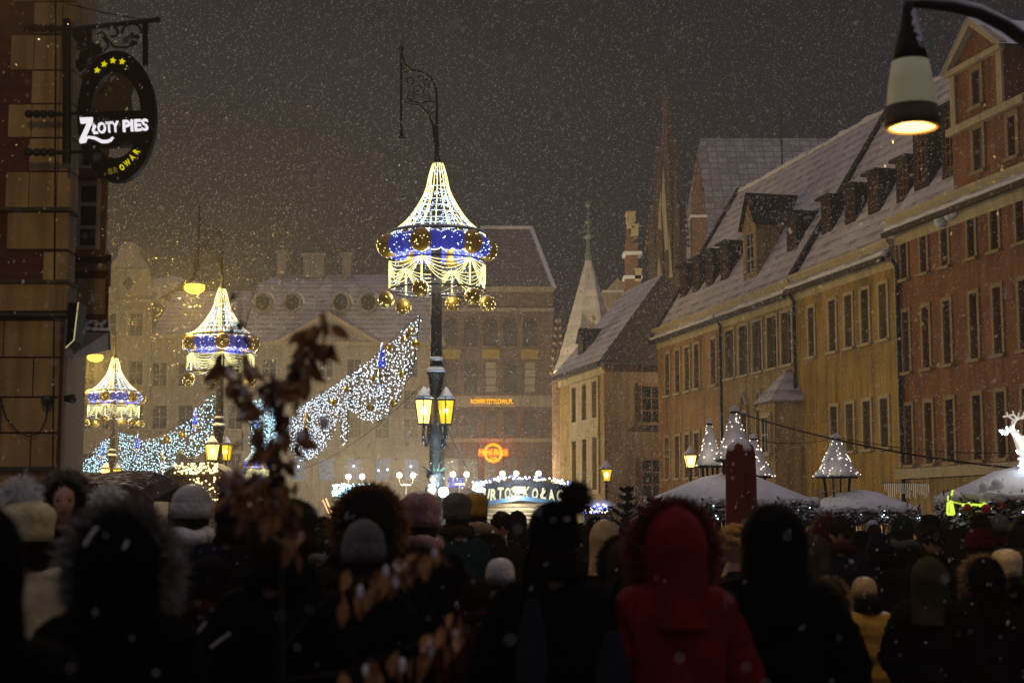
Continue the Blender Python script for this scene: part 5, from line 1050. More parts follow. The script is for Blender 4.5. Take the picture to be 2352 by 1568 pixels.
# cables across the right side
def cable(label, pts, r=.012):
    o = MB().tube(pts, r, 4).build('cable', M['iron_bare']); tag(o, label, 'cable')
def sag(a, b_, s_, n=14): return [Vector(a).lerp(Vector(b_), i / n) - Vector((0, 0, s_ * 4 * (i / n) * (1 - i / n))) for i in range(n + 1)]
cable('thick cable sloping from the tallest turret to the reindeer', sag(at(1690, 946, 28), at(2330, 1075, 21), .12), .014)
cable('thin cable joining two snowy turrets', sag(at(1741, 1010, 28), at(1919, 1003, 34), .1), .008)
cable('thin cable running right from the single turret', sag(at(1919, 1003, 34), at(2420, 1036, 30), .15), .008)
cable('guy cable from the post down to the cake stall', sag(at(1020, 965, 40), at(1100, 1112, 42), .15), .01); cable('long cable under the great light curtain', sag(at(968, 885, 40), at(700, 1075, 60), .3), .01)
fg = thing('post_ornament', 'small dark figure leaning on the nearest lamp post', 'ornament', at(990, 1140, 39.6)); MB().lathe([(.16, -.35), (.18, -.1), (.15, .2), (.08, .32)], 8).build('body', M['wood'], fg, True); MB().ball((.02, 0, .45), .1, 8, 6).build('head', M['wood'], fg, True)
# ------------------------------------------------------------------ leafy shrub close to the camera
sh = thing('shrub', 'brown leaved shrub with snow on its leaves rising in front of the crowd', 'shrub', (at(650, 1500, 4.6).x, 4.6, 0)); so2 = sh.location
M['leaf_brown'] = mat('leaf_brown', (.34, .165, .055), .7, .45, 14, snow=2.0, snow_at=.7); M['leaf_dark'] = mat('leaf_dark', (.12, .055, .025), .7, .4, 10, snow=2, snow_at=.7)
wd = MB(); lv = MB(); SYs = 4.6
Q = lambda px, py, Y=SYs: at(px, py, Y) - so2
def leaf(c, s_, m, droop=1.0):
    d = Vector((random.gauss(0, .5), random.gauss(0, .5), -droop * random.uniform(.4, 1.2))).normalized(); w = d.cross(Vector((random.gauss(0, 1), random.gauss(0, 1), .2))).normalized(); nrm = d.cross(w)
    pts = [(0, 0, 0), (.25, .22, .08), (.6, .27, .14), (1.1, .05, -.06), (.6, -.25, .12), (.25, -.23, .06), (.5, 0, -.04)]
    v = [c + d * (a * s_) + w * (b_ * s_) + nrm * (e * s_) for a, b_, e in pts]; lv.add(v, [(0, 1, 6), (1, 2, 6), (2, 3, 6), (3, 4, 6), (4, 5, 6), (5, 0, 6)], m)
def branch(path, r0, r1, leaves, s_=.068, spread=.05, m=1, Y=SYs, skip=0.):
    pts = [Q(x, y, Y) for x, y in path]; n = len(pts); wd.tube(pts, [r0 + (r1 - r0) * i / (n - 1) for i in range(n)], 6)
    for i in range(leaves):
        f = (skip + (1 - skip) * random.random()) * (n - 1); k = min(int(f), n - 2); c = pts[k].lerp(pts[k + 1], f - k) + Vector((random.gauss(0, spread), random.gauss(0, spread * .7), random.gauss(0, spread)))
        leaf(c, s_ * random.uniform(.7, 1.25), m if random.random() < .75 else 1 - m)
base = Q(650, 1500); wd.tube([(0, 0, 0), (.02, 0, .7), base], [.009, .007, .006], 7)
branch([(650, 1500), (645, 1250), (640, 1130), (642, 1000), (655, 900)], .006, .005, 60, .066, .034, 0, skip=.3)
branch([(655, 900), (690, 840), (720, 790), (748, 738)], .009, .003, 46, .062, .024, 0)
branch([(642, 1000), (620, 900), (600, 860)], .008, .003, 20, .05, .03, 1)
branch([(640, 1130), (575, 960), (548, 860), (545, 790)], .01, .003, 26, .062, .024, 0, skip=.35)
branch([(545, 790), (552, 720), (550, 665)], .003, .0015, 6, .042, .012, 0)
branch([(640, 1130), (590, 1090), (550, 1070)], .008, .003, 28, .06, .04, 0)
branch([(645, 1200), (600, 1140), (560, 1130)], .006, .003, 26, .06, .045, 0)
def hang(pts, Y=SYs):
    for x, y, sn in pts:
        leaf(Q(x, y - 22, Y), random.uniform(.062, .08), 0, 2.2)
        if sn: wdS.ball(Q(x, y - 14, Y) + Vector((0, -.008, 0)), random.uniform(.007, .012), 8, 6, sz=2.0)
wdS = MB()
branch([(655, 1480), (740, 1380), (800, 1340), (887, 1305), (960, 1280), (1010, 1250)], .004, .002, 16, .06, .018, 0, skip=.45)
branch([(660, 1560), (800, 1540), (920, 1490), (1000, 1460), (1075, 1415)], .004, .002, 18, .06, .02, 0, skip=.3)
hang([(783, 1377, 0), (786, 1400, 0), (800, 1330, 0), (828, 1372, 1), (828, 1392, 0), (863, 1367, 0), (887, 1326, 1), (890, 1350, 0), (914, 1326, 0), (910, 1350, 1), (941, 1313, 0), (959, 1306, 0), (981, 1293, 0), (998, 1286, 1), (1045, 1471, 1), (1050, 1455, 0), (1018, 1491, 0), (991, 1508, 1), (985, 1530, 0), (947, 1528, 0), (914, 1515, 0), (925, 1540, 1), (840, 1552, 1), (786, 1562, 0), (960, 1550, 0), (870, 1560, 0)])
for x, y in ((655, 905), (700, 850), (640, 1010), (560, 900), (600, 1100), (690, 1000), (745, 970), (560, 1085), (530, 1140)): wdS.ball(Q(x, y), random.uniform(.010, .018), 8, 6, sz=1.2)
wd.build('branch', mat('twig', (.03, .02, .015), .9, .3, 9), sh); lv.build('foliage', [M['leaf_brown'], M['leaf_dark']], sh); tag(wdS.build('leaf_snow', M['snow'], sh, True), kind='stuff')

# ------------------------------------------------------------------ people
def body_mesh():
    V = [(0, 0, .95), (0, 0, 1.12), (0, .01, 1.30), (0, -.01, 1.43), (0, -.01, 1.52), (0, .005, 1.60)]; R = [(.15, .11), (.135, .10), (.155, .115), (.12, .09), (.055, .055), (.055, .06)]; E_ = [(0, 1), (1, 2), (2, 3), (3, 4), (4, 5)]
    for sg in (-1, 1):
        b = len(V); V += [(sg * .17, -.01, 1.42), (sg * .25, -.04, 1.14), (sg * .205, .13, .94), (sg * .18, .2, .89)]; R += [.055, .045, .032, .034]; E_ += [(3, b), (b, b + 1), (b + 1, b + 2), (b + 2, b + 3)]
        b = len(V); V += [(sg * .09, 0, .88), (sg * .10, .02, .48), (sg * .10, -.02, .09), (sg * .11, .13, .04)]; R += [.088, .06, .042, .04]; E_ += [(0, b), (b, b + 1), (b + 1, b + 2), (b + 2, b + 3)]
    tor = skin('t', V, E_, R, M['skin'], False, 2); bm = bmesh.new(); bm.from_mesh(tor)
    for sg in (-1, 1):                           # four bent fingers of unequal length and a thumb off the side of the palm
        for i, L_ in enumerate((.062, .07, .066, .052)):
            o = Vector((sg * (.205 - .019 * i), .21, .90 - .006 * i)); pts = [o, o + Vector((-sg * .004, L_ * .45, -.012)), o + Vector((-sg * .008, L_ * .7, -.035)), o + Vector((-sg * .01, L_ * .68, -.056))]
            m_ = skin('f', [tuple(p) for p in pts], [(0, 1), (1, 2), (2, 3)], [.011, .009, .0085, .007], M['skin'], False, 1); bm.from_mesh(m_)
        o = Vector((sg * .16, .16, .915)); m_ = skin('f', [tuple(o), tuple(o + Vector((-sg * .03, .03, -.005))), tuple(o + Vector((-sg * .036, .06, -.012)))], [(0, 1), (1, 2)], [.014, .011, .008], M['skin'], False, 1); bm.from_mesh(m_)
    hb_ = MB(); nu, nv = 40, 28; g2 = lambda a, s_: math.exp(-(a / s_) ** 2)
    for j in range(nv + 1):
        th = PI * j / nv
        for i in range(nu):
            ph = 2 * PI * i / nu; x, y, z = math.sin(th) * math.cos(ph), math.sin(th) * math.sin(ph), math.cos(th)
            X_, Y_, Z_ = x * .075, y * .096, z * .118
            if z < 0: X_ *= 1 + .32 * z; Y_ *= 1 + (.1 if y > 0 else .42) * z
            if y > 0:
                Y_ += .024 * g2(X_, .013) * g2(Z_ + .022, .022) * y + .012 * g2(X_, .010) * g2(Z_ - .008, .02) * y
                Y_ -= .010 * (g2(X_ - .031, .017) + g2(X_ + .031, .017)) * g2(Z_ - .012, .013) * y
                Y_ += .006 * g2(Z_ - .035, .012) * g2(X_, .045) * y + .007 * g2(Z_ + .058, .010) * g2(X_, .024) * y - .004 * g2(Z_ + .048, .004) * y + .008 * g2(Z_ + .1, .016) * g2(X_, .03) * y
            X_ += (1 if x > 0 else -1) * .018 * g2(Y_ + .008, .014) * g2(Z_ + .005, .026) * abs(x)
            hb_.v.append((X_, Y_ + .015, Z_ + 1.675))
    for j in range(nv):
        for i in range(nu): hb_.f.append((j * nu + i, (j + 1) * nu + i, (j + 1) * nu + (i + 1) % nu, j * nu + (i + 1) % nu)); hb_.m.append(0)
    bm.from_mesh(hb_.mesh('h', M['skin'])); me = bpy.data.meshes.new('b'); bm.to_mesh(me); bm.free()
    o = bpy.data.objects.new('b', me); COL.objects.link(o); r = o.modifiers.new('r', 'REMESH'); r.mode = 'VOXEL'; r.voxel_size = .0075; r.use_smooth_shade = True
    s_ = o.modifiers.new('s', 'SMOOTH'); s_.factor = .5; s_.iterations = 2
    out = bpy.data.meshes.new_from_object(o.evaluated_get(bpy.context.evaluated_depsgraph_get())); bpy.data.objects.remove(o); out.name = 'body'; out.materials.clear(); out.materials.append(M['skin']); out.materials.append(M['lips'])
    for p in out.polygons:
        c = p.center
        if c.y > .09 and abs(c.x) < .024 and 1.606 < c.z < 1.628: p.material_index = 1
    return out
M['skin'] = mat('skin', (.46, .26, .18), .55, .08, 8); M['lips'] = mat('lips', (.34, .12, .10), .5, .1, 8)
BODY = body_mesh()
def coat_mesh(k=1.0, hip=.80, puff=0.0, arm=1.0):
    V = [(0, 0, hip), (0, 0, 1.02), (0, 0, 1.27), (0, -.01, 1.41), (0, -.005, 1.575)]; R = [(.20 * k, .165 * k), (.185 * k, .15 * k), (.205 * k, .155 * k), (.17 * k, .13 * k), (.094, .098)]; E_ = [(0, 1), (1, 2), (2, 3), (3, 4)]
    for sg in (-1, 1):
        b = len(V); V += [(sg * .185, -.01, 1.395), (sg * .265 * (1 + (k - 1) * .5), -.04, 1.13), (sg * .215, .11, .95)]; R += [.092 * arm, .078 * arm, .058 * arm]; E_ += [(3, b), (b, b + 1), (b + 1, b + 2)]
    me = skin('coat', V, E_, R, M['black'], False, 3)
    for v in me.vertices:
        q = mnoise.noise(v.co * 7) * .012 + mnoise.noise(v.co * 17) * .006 - .016 * max(0, .35 - abs(mnoise.noise((v.co.x * 4, v.co.y * 4, v.co.z * 13)))) / .35
        if puff: q += puff * (abs(math.sin(v.co.z * PI / .085)) ** .5 - .6)
        v.co += v.normal * q
    return me
COATS = {'puffer': coat_mesh(1.08, .82, .014, 1.12), 'coat': coat_mesh(1.0, .70), 'wide': coat_mesh(1.16, .72, .006, 1.22)}
TROUSERS = skin('trousers', [(0, 0, .97), (-.09, 0, .86), (-.10, .02, .48), (-.10, -.01, .1), (-.11, .14, .05), (.09, 0, .86), (.10, .02, .48), (.10, -.01, .1), (.11, .14, .05)], [(0, 1), (1, 2), (2, 3), (3, 4), (0, 5), (5, 6), (6, 7), (7, 8)], [(.165, .13), .11, .085, .075, .055, .11, .085, .075, .055], M['black'], False, 2)
def knit(name, prof, ribs=26, amp=.025, sx=.93, sy=1.12, c=(0, .0, 0)):
    b = MB().lathe(prof, 52, c=(c[0], c[1] + .01, c[2]), sx=sx, sy=sy, wob=lambda a, t: 1 + amp * math.sin(ribs * a) + .02 * mnoise.noise((math.cos(a) * 2, math.sin(a) * 2, t * 4)))
    return b.mesh(name, M['black'], True)
BEANIE = knit('beanie', [(.098, 1.66), (.104, 1.655), (.108, 1.69), (.108, 1.725), (.103, 1.73), (.101, 1.75), (.088, 1.79), (.06, 1.822), (.02, 1.84), (.003, 1.842)])
SLOUCH = knit('slouch_cap', [(.10, 1.655), (.107, 1.65), (.111, 1.69), (.111, 1.715), (.118, 1.745), (.119, 1.77), (.108, 1.80), (.085, 1.825), (.05, 1.84), (.003, 1.846)], 30, .015)
CAPH = knit('close_cap', [(.092, 1.645), (.099, 1.64), (.101, 1.70), (.096, 1.745), (.08, 1.785), (.05, 1.81), (.003, 1.818)], 8, .006)
def fur(b, pts, ln, n, w=.006, out=None):        # tufts of hair standing on a set of points
    for _ in range(n):
        p, d = random.choice(pts); d = (Vector(d) + Vector((random.gauss(0, .45), random.gauss(0, .45), random.gauss(0, .45)))).normalized(); q = Vector(p) + Vector((random.gauss(0, .012), random.gauss(0, .012), random.gauss(0, .012))); s_ = d.orthogonal().normalized() * w; L_ = ln * random.uniform(.5, 1.15)
        b.add([q - s_, q + s_, q + d * L_ + Vector((0, 0, -.12 * L_))], [(0, 1, 2)])
def pom_mesh(r=.065):
    b = MB().ball((0, 0, 0), r * .72, 12, 8); pts = []
    for _ in range(300): v = Vector((random.gauss(0, 1), random.gauss(0, 1), random.gauss(0, 1))).normalized(); pts.append((v * r * .55, v))
    fur(b, pts, r * .62, 1500, .0035); return b.mesh('pompom', M['black'])
POM = pom_mesh(); POMBIG = pom_mesh(.1)
def hood_mesh(fk=1.0, deep=1.0):
    b = MB(); nu, nv = 30, 22
    for j in range(nv + 1):
        t = j / nv
        for i in range(nu + 1):
            a = PI * (-.20) + (PI * 1.40) * i / nu   # from the right of the face round the back to the left
            if t < .55: th = t / .55 * PI / 2; r = math.sin(th); z = 1.665 + .175 * math.cos(th)
            else: u = (t - .55) / .45; r = 1 - .04 * math.sin(PI * u) + .24 * u ** 2; z = 1.665 - .30 * u
            x, y = .128 * fk * r * math.cos(a + PI), .15 * fk * r * math.sin(a + PI)
            x, y = .128 * fk * r * math.cos(a - PI * 1.0), .15 * fk * r * math.sin(a - PI * 1.0)
            nz = 1 + .07 * mnoise.noise((x * 9, y * 9, z * 6)) + .035 * mnoise.noise((x * 26, y * 26, z * 20)) + .03 * math.exp(-(x / .012) ** 2) * (y < 0); b.v.append((x * nz, y * nz - .005, z))
    for j in range(nv):
        for i in range(nu): q = j * (nu + 1) + i; b.f.append((q, q + 1, q + nu + 2, q + nu + 1)); b.m.append(0)
    return b.mesh('hood', M['black'], True)
HOOD = hood_mesh()
def trim_mesh(ring=.15, ln=.055, n=2600, y=.055):
    b = MB(); pts = []
    path = []
    for i in range(61):
        a = PI * (-.22) + PI * 1.44 * i / 60; p = Vector((ring * .88 * math.cos(a), y - .02 * math.sin(a), 1.655 + ring * 1.12 * math.sin(a))); path.append(p); d = Vector((math.cos(a), -.35, math.sin(a))); pts.append((p, d)); pts.append((p + Vector((0, -.03, 0)), (math.cos(a), -.9, math.sin(a)))); pts.append((p, (math.cos(a) * .7, .7, math.sin(a) * .7)))
    b.tube(path, .022, 8); fur(b, pts, ln, n, .0045); return b.mesh('fur_trim', M['black'])
TRIM = trim_mesh()
def hair_mesh(kind):
    b = MB()
    if kind == 'curly':
        for _ in range(170):
            v = Vector((random.gauss(0, 1), random.gauss(-.35, 1), random.gauss(.5, .8))).normalized()
            if v.y > .2 and v.z < .6 or v.z < -.3: continue
            b.ball((v.x * .084, v.y * .104 + .008, 1.69 + v.z * .112), random.uniform(.016, .028), 6, 5)
        return b.mesh('hair', M['black'], True)
    lo = -.75 if kind == 'short' else -2.1; nu, nv = 30, 16
    for j in range(nv + 1):
        zz = 1 - (1 - lo) * j / nv
        for i in range(nu + 1):
            gp_ = .24 * max(0, min(1, (.72 - zz) / .22)); a = PI * gp_ + PI * (2 - 2 * gp_) * i / nu + PI / 2
            if zz > -.1: r = math.sqrt(max(0, 1 - max(zz, 0) ** 2))
            else: r = 1 + .05 * (-zz)
            k = 1 + .06 * mnoise.noise((math.cos(a) * 4, math.sin(a) * 4, zz * 2)) + .02 * math.sin(a * 31 + zz * 3)
            b.v.append((.086 * r * k * math.cos(a), .107 * r * k * math.sin(a) + .004, 1.69 + .112 * zz))
    for j in range(nv):
        for i in range(nu): q = j * (nu + 1) + i; b.f.append((q, q + 1, q + nu + 2, q + nu + 1)); b.m.append(0)
    return b.mesh('hair', M['black'], True)
HAIR = {k: hair_mesh(k) for k in ('short', 'long', 'curly')}
SCARF = MB().tube([(.092 * math.cos(a), .092 * math.sin(a), 1.56 + .012 * math.sin(3 * a)) for a in [2 * PI * i / 24 for i in range(25)]], .042, 8).mesh('scarf', M['black'], True)
EYE = MB().ball((0, 0, 0), .009, 8, 6).mesh('eye', M['black'])
CLOTH = {}
def cloth(name, col, snow=True, rough=.85, b=.25):
    if name not in CLOTH: CLOTH[name] = mat(name, col, rough, .3, 9, bump=b, bscale=40, spec=.02 if max(col) < .05 else .15, snow=(1.6 if snow and max(col) > .2 else 0), snow_at=.9)
    return CLOTH[name]
C_ = {'black': (.0022, .0022, .0026), 'charcoal': (.005, .005, .0055), 'navy': (.006, .007, .018), 'brown': (.012, .007, .004), 'olive': (.03, .027, .014), 'grey': (.09, .088, .085), 'pale_grey': (.42, .41, .42), 'white': (.7, .69, .68), 'cream': (.52, .43, .25), 'yellow': (.55, .40, .09), 'mustard': (.36, .22, .04), 'red': (.15, .004, .003), 'maroon': (.04, .005, .005), 'pink': (.28, .17, .165), 'beige': (.34, .25, .14), 'tan_fur': (.26, .17, .09), 'grey_fur': (.26, .23, .19), 'dark_fur': (.03, .02, .012), 'ginger_fur': (.22, .11, .04), 'red_fur': (.17, .035, .02), 'teal': (.008, .03, .03), 'hair_dark': (.012, .009, .007), 'hair_brown': (.02, .011, .006), 'hair_blond': (.30, .18, .06), 'pale_yellow': (.58, .52, .28), 'rust': (.05, .016, .007), 'green': (.01, .022, .014)}
def cm(n, tag_='cloth'): return cloth(n + '_' + tag_, C_[n], snow=tag_ != 'hair', b=.5 if tag_ in ('fur', 'knit') else .25)
def part(me, name, material, parent, loc=None, sc=None, rot=None):
    o = bpy.data.objects.new(name, me); lk(o, parent)
    for s_ in range(len(me.materials) if name != 'body' else 0): o.material_slots[s_].link = 'OBJECT'; o.material_slots[s_].material = material
    if loc: o.location = loc
    if sc: o.scale = (sc,) * 3 if not isinstance(sc, tuple) else sc
    if rot: o.rotation_euler = rot
    return o
def person(label, px, ytop, Y, hat='beanie', hc='black', coat='coat', cc='black', yaw=0.0, pom=None, pomoff=(0, 0, 0), trim=None, wide=1.0, hair='hair_dark', big=False, group=None, face=False, scarf=None, top=1.84, hs=1.0, tilt=0.):
    p = at(px, ytop, Y); s_ = p.z / top; t = thing('person', label, 'person', (p.x, Y, 0), yaw, group); t.scale = (s_ * wide, s_ * wide, s_)
    part(BODY, 'body', None, t); part(COATS[coat], 'coat', cm(cc), t); part(TROUSERS, 'trousers', cm('charcoal'), t)
    if hat == 'beanie': h = part(BEANIE, 'hat', cm(hc, 'knit'), t)
    elif hat == 'slouch': h = part(SLOUCH, 'hat', cm(hc, 'knit'), t)
    elif hat == 'cap': h = part(CAPH, 'hat', cm(hc, 'knit'), t)
    elif hat == 'hood': h = part(HOOD, 'hood', cm(hc), t)
    else: h = part(HAIR[hat], 'hair', cm(hc, 'hair'), t)
    if hs != 1 or tilt: h.scale = (hs, hs, 1); h.rotation_euler = (0, tilt, 0)
    if hat in ('beanie', 'slouch', 'cap'): part(HAIR['long' if hair.endswith('_long') else 'short'], 'hair', cm(hair.replace('_long', ''), 'hair'), t, sc=(.96, .96, .985), loc=(0, 0, .005))
    if pom: part(POMBIG if big else POM, 'pompom', cm(pom, 'fur'), t, loc=(pomoff[0], pomoff[1], 1.865 + pomoff[2]))
    if trim: part(TRIM, 'fur_trim', cm(trim, 'fur'), t, sc=(1.14, 1, 1.07) if Y < 9 else 1, loc=(0, -.01, -1.655 * .07) if Y < 9 else None)
    if face and hat == 'hood': part(HAIR['short'], 'hair', cm('hair_dark', 'hair'), t)
    if not scarf and hat in ('beanie', 'slouch', 'cap'): scarf = 'black'
    if scarf: part(SCARF, 'scarf', cm(scarf, 'knit'), t)
    if face:
        for sg in (-1, 1): part(EYE, 'eye', M['eye'], t, loc=(sg * .031, .0945, 1.687))
    return t
M['eye'] = mat('eye', (.03, .025, .02), .15, .1, 20)
fg = {}
fg['edge'] = person('person in black hood cut off by the left edge of the picture', -70, 1135, 3.4, 'hood', 'black', 'wide', 'black', .2)
person('person in fluffy pale yellow hat with big snowy bobble at the far left', 62, 1150, 7.6, 'slouch', 'pale_yellow', 'puffer', 'cream', .2, pom='white', big=True, pomoff=(-.03, 0, .0), hs=1.25)
person('person with long dark hair facing us from a grey fur hood', 150, 1086, 9.6, 'hood', 'dark_fur', 'coat', 'black', PI + .25, trim='grey_fur', face=True)
person('person with snow white bobble on a dark patterned hat', 290, 1158, 9.0, 'beanie', 'navy', 'coat', 'charcoal', .3, pom='white', big=True, pomoff=(-.1, 0, -.0))
BIGP = person('person from behind in black coat with huge brown fur edged hood', 275, 1172, 4.7, 'hood', 'black', 'wide', 'black', -.05, trim='grey_fur', wide=1.02)
person('person in pale grey knitted hat and navy coat beside the dark leafy shrub', 440, 1112, 9.2, 'beanie', 'pale_grey', 'coat', 'navy', -.6, hs=1.08, scarf='white')
person('person in navy knitted hat topped by large dusty pink bobble', 532, 1128, 10, 'beanie', 'navy', 'coat', 'charcoal', -.2, pom='pink', big=True)
MAN = person('person in broad olive knitted cap and black jacket beside the shrub', 645, 1143, 5.5, 'slouch', 'olive', 'puffer', 'black', -.35, hs=1.12, hair='hair_brown')
person('person under ginger fur hood with dark lining between two knitted hats', 848, 1124, 8.6, 'hood', 'charcoal', 'coat', 'black', .1, trim='ginger_fur', wide=1.08)
person('shorter person in greyish white fluffy hat in front of ginger fur hood', 836, 1192, 6.6, 'beanie', 'grey', 'coat', 'black', .1, hs=.98)
person('person in pinkish grey knitted hat with dark band and black coat', 966, 1130, 8.9, 'slouch', 'pink', 'puffer', 'black', .05, scarf='pink')
person('person in grey knitted hat with teal sleeve right of pinkish hat', 1050, 1132, 12.3, 'slouch', 'grey', 'coat', 'teal', .2, scarf='dark_fur')
person('person in yellow knitted hat near the blazing flood light', 1094, 1131, 13.6, 'slouch', 'mustard', 'puffer', 'brown', .1, scarf='tan_fur', hs=.9)
person('person with dark curly hair in front of the cake stall counter', 1152, 1168, 14.5, 'curly', 'hair_dark', 'coat', 'brown', .2)
person('person with wavy dark hair leaning toward curly head by the cake stall', 1187, 1162, 16, 'long', 'hair_dark', 'coat', 'black', -.7)
POMB = person('person in black hat with large brown bobble and black coat', 1272, 1150, 6.2, 'beanie', 'black', 'wide', 'black', 0, pom='dark_fur', pomoff=(.085, 0, -.01), hs=1.08)
person('person in pale yellow hood looking toward the firs', 1388, 1192, 13, 'hood', 'beige', 'coat', 'black', -.3)
person('person with dark cap just behind pale yellow hood', 1368, 1181, 15, 'cap', 'black', 'coat', 'charcoal', .1)
person('person in shaggy brown fur hood below the snowy firs', 1432, 1232, 9.4, 'hood', 'dark_fur', 'coat', 'brown', .2, trim='dark_fur')
REDP = person('person from behind in bright red jacket with red fur edged hood', 1548, 1160, 6.2, 'hood', 'red', 'wide', 'red', .1, trim='red_fur', wide=1.0)
BOY = person('smiling person with curly blond hair seen in profile beside red hood', 1684, 1206, 9.2, 'curly', 'hair_blond', 'coat', 'charcoal', -PI / 2 + .1, face=True, top=1.81)
person('person in grey cap half hidden behind curly blond hair', 1722, 1183, 15, 'cap', 'grey', 'coat', 'charcoal', 0)
person('person from behind in broad black hooded coat right of red jacket', 1776, 1156, 6.6, 'hood', 'black', 'wide', 'black', -.1, wide=1.12)
person('child in round beige cap and mustard yellow jacket', 1986, 1318, 10.4, 'cap', 'beige', 'puffer', 'mustard', .2, wide=1.12)
person('person in cream ridged hat at the right edge of the crowd', 2312, 1262, 10, 'slouch', 'cream', 'coat', 'black', .2)
# reflective piping and bags on the nearest people
def piping(parent, pts, r, name='piping'):
    MB().tube(pts, r, 6).build(name, mat('piping_white', (.5, .5, .52), .4, .2, 30), parent)
piping(BIGP, [(-.19, -.10, 1.43), (-.25, -.12, 1.36), (-.31, -.13, 1.25), (-.345, -.13, 1.14)], .007)
piping(BIGP, [(-.055, -.155, 1.735), (-.04, -.148, 1.765), (-.025, -.135, 1.79)], .006); piping(BIGP, [(.06, -.15, 1.725), (.07, -.14, 1.75)], .005)
piping(MAN, [(-.22, -.12, 1.41), (-.29, -.12, 1.33), (-.36, -.1, 1.22)], .005); piping(MAN, [(-.1, -.16, 1.38), (-.17, -.165, 1.33)], .005)
def bag(label, px, py, Y, w, h, col, tilt=.15):
    p = at(px, py, Y); t = thing('shoulder_bag', label, 'bag', p, tilt); b = MB(); prof = [(-w * .42, h * .5), (-w * .5, -h * .35), (-w * .4, -h * .5), (w * .4, -h * .5), (w * .5, -h * .35), (w * .38, h * .5)]
    b.lathe([(.02, -h * .5), (w * .36, -h * .47), (w * .5, -h * .3), (w * .46, 0), (w * .34, h * .3), (w * .2, h * .47), (.02, h * .5)], 20, sy=.45, wob=lambda a, q: 1 + .1 * mnoise.noise((math.cos(a) * 2, math.sin(a) * 2, q * 5))).build('pouch', cloth(col + '_bag', C_[col]), t, True); MB().tube([(-w * .3, 0, h * .5), (-w * .1, .03, h * .9), (w * .15, .06, h * 1.2)], .012, 6).build('strap', cm('black'), t)
C_['bag_blue'] = (.018, .020, .034)
bag('dark blue cloth bag on the back of black bobble hat person', 1222, 1480, 5.9, .12, .34, 'bag_blue'); bag('dark blue bag hanging under the red sleeve', 1408, 1530, 5.9, .13, .26, 'bag_blue', -.2)
# the dense crowd on the right
rnd = random.Random(21); hats = [('beanie', 'maroon'), ('beanie', 'charcoal'), ('beanie', 'navy'), ('beanie', 'grey'), ('hood', 'black'), ('hood', 'dark_fur'), ('hood', 'olive'), ('short', 'hair_dark'), ('short', 'hair_brown'), ('long', 'hair_brown'), ('cap', 'black'), ('cap', 'brown'), ('slouch', 'rust'), ('hood', 'maroon'), ('cap', 'pale_grey'), ('beanie', 'green'), ('slouch', 'charcoal'), ('curly', 'hair_dark')]
names = {'beanie': 'knitted hat', 'hood': 'hood', 'short': 'short hair', 'long': 'long hair', 'cap': 'close cap', 'slouch': 'slouchy hat', 'curly': 'curly hair'}; used = set(); coats = ['black', 'charcoal', 'brown', 'navy', 'black', 'maroon', 'charcoal', 'olive']
def crowd(px, Y, dz):
    for _ in range(60):
        h, hc = rnd.choice(hats); cc = rnd.choice(coats[:7]) if Y < 14 else rnd.choice(coats); tr = rnd.choice(('tan_fur', 'dark_fur', None)) if h == 'hood' else None
        where = ('by the black hooded coat' if px < 1960 else 'below the low round stall' if px < 2110 else 'before the red house' if px < 2230 else 'under the reindeer stall')
        if px < 1900: where = 'left of the broad black coat'
        if px < 1640: where = 'between the firs and red hood'
        if px < 1345: where = 'before the cake stall'
        if px < 1000: where = 'in the distance below the palace'
        if px < 560: where = 'behind the bobble hats on the left'
        depth = 'front' if Y < 12.5 else 'middle' if Y < 17.5 else 'back'
        lab = 'person, %s %s%s, %s coat, %s row %s' % (hc.replace('hair_', '').replace('_fur', ' fuzzy').replace('_', ' '), names[h], ' with %s fur' % tr.split('_')[0] if tr else '', cc, depth, where)
        if len(lab.split()) <= 16 and lab not in used: used.add(lab); break
    zt = 1.75 + dz; pt = HZ - (zt - 1.75) / Y * FU
    pm = rnd.choice(('grey_fur', 'dark_fur')) if h == 'beanie' and rnd.random() < .25 else None
    person(lab, px, pt, Y, h, hc, rnd.choice(('coat', 'puffer', 'wide')), cc, rnd.uniform(-.7, .7), trim=tr, pom=pm, group='people in the crowd', scarf=rnd.choice((None, None, 'grey', 'maroon')), wide=rnd.uniform(.95, 1.1))
for Y, step, x0_, x1_ in ((9.3, 165, 2110, 2400), (11.2, 130, 2060, 2400), (13, 108, 1890, 2400), (15, 92, 1880, 2390), (17.5, 78, 1880, 2380), (20.5, 62, 1880, 2380), (24.5, 56, 1890, 2370)):
    x = x0_ + rnd.uniform(0, step * .5)
    while x < x1_: crowd(x + rnd.uniform(-.18, .18) * step, Y + rnd.uniform(-.5, .5), rnd.uniform(-.16, .07) - (.16 if Y < 10 else .06 if Y < 12 else 0)); x += step
for x, Y, dz in ((1225, 18, -.02), (1310, 17, -.05), (1340, 20, 0), (1462, 13.5, -.1), (1500, 15, -.02), (1640, 14, -.1), (1655, 9.5, -.3), (1870, 12, -.1), (1850, 9.0, -.28), (1905, 9.6, -.36), (745, 13, -.05), (700, 15, .0), (780, 17, 0), (905, 14, -.1), (1010, 16, -.05), (1150, 9.2, -.2), (1095, 8.6, -.3), (350, 12, -.05), (215, 13, -.05), (400, 14, 0), (590, 12.5, -.1), (480, 7.6, -.18), (745, 7.4, -.2)): crowd(x, Y, dz)

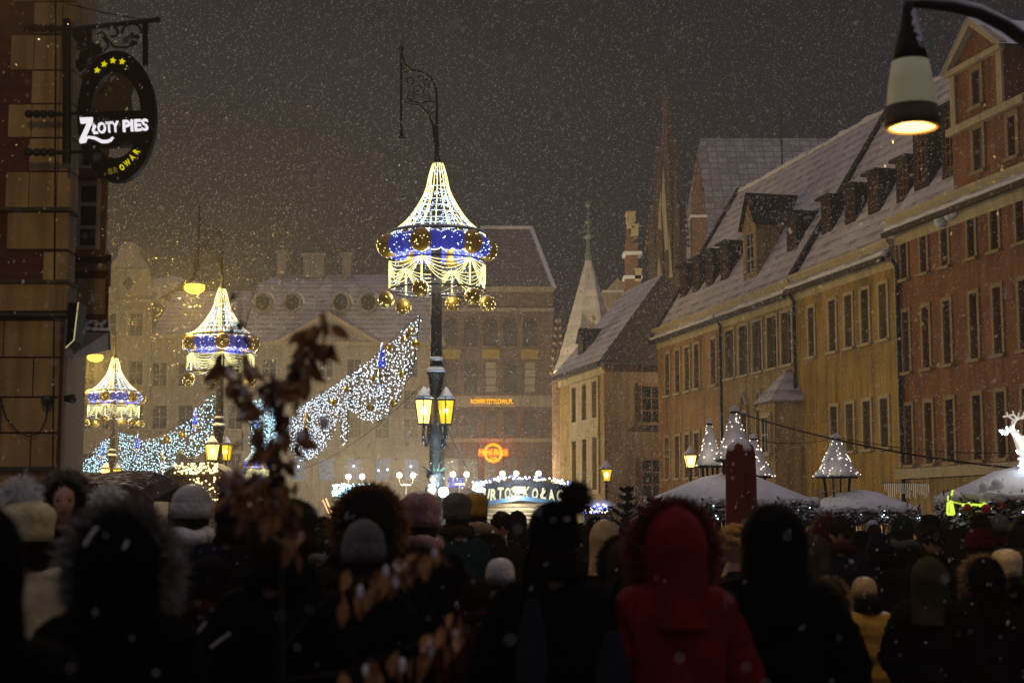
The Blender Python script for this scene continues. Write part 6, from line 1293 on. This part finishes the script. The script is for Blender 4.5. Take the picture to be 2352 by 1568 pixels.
# ------------------------------------------------------------------ falling snow
rs = random.Random(5); fl = MB()
def flake(p, r):
    b = len(fl.v)
    for _ in range(4):
        q = rs.uniform(-1.6 * r, 1.6 * r); fl.v.append((p[0] + rs.uniform(-r, r) - q * .35, p[1] + rs.uniform(-r, r), p[2] - q))
    fl.f += [(b, b + 1, b + 2), (b, b + 2, b + 3), (b, b + 3, b + 1), (b + 1, b + 3, b + 2)]; fl.m += [0, 0, 0, 0]
for i in range(160000):
    Y = 4 + 62 * rs.random() ** (1 / 2.4); px = rs.uniform(-200, 2552); py = rs.uniform(-150, 1568); p = at(px, py, Y)
    if p.z < .05: continue
    flake(p, rs.uniform(.003, .008) * (1 + Y / 24))
for i in range(550):
    Y = rs.uniform(2.2, 10); p = at(rs.uniform(-200, 2552), rs.uniform(-150, 1568), Y); flake(p, rs.uniform(.003, .006))
for q_, n_, s_ in ((at(447, 668, 57.6), 500, 1.3), (at(219, 824, 76.2), 300, 1.3), (at(1000, 945, 40), 1500, 1.0), (at(1393, 1085, 62), 700, 1.2), (at(1586, 1058, 58), 700, 1.2), (at(1003, 640, 40), 1500, 1.6), (at(1019, 1125, 39.2), 500, .5)):
    for i in range(n_): flake(q_ + Vector((rs.gauss(0, s_), rs.gauss(0, s_), rs.gauss(0, s_) - .2)), rs.uniform(.006, .013))   # extra flakes added close about the lamps to make their halo
for i in range(500):                             # the flurry below the near lamp
    p = at(2095, 300, LNY) + Vector((rs.gauss(0, .8), rs.gauss(0, 1.0), -abs(rs.gauss(0, 1.3)))); flake(p, rs.uniform(.004, .008))
fm = mat('flake', (.85, .85, .88), .9, .02, 3); N_ = fm.node_tree.nodes; L_ = fm.node_tree.links   # thin crystals: light also comes through from behind
trn = N_.new('ShaderNodeBsdfTranslucent'); trn.inputs[0].default_value = (.9, .9, .92, 1); mxs = N_.new('ShaderNodeMixShader'); mxs.inputs[0].default_value = .38
L_.new(N_['Principled BSDF'].outputs[0], mxs.inputs[1]); L_.new(trn.outputs[0], mxs.inputs[2]); L_.new(mxs.outputs[0], N_['Material Output'].inputs[0])
tag(fl.build('falling_snow', fm), kind='stuff')
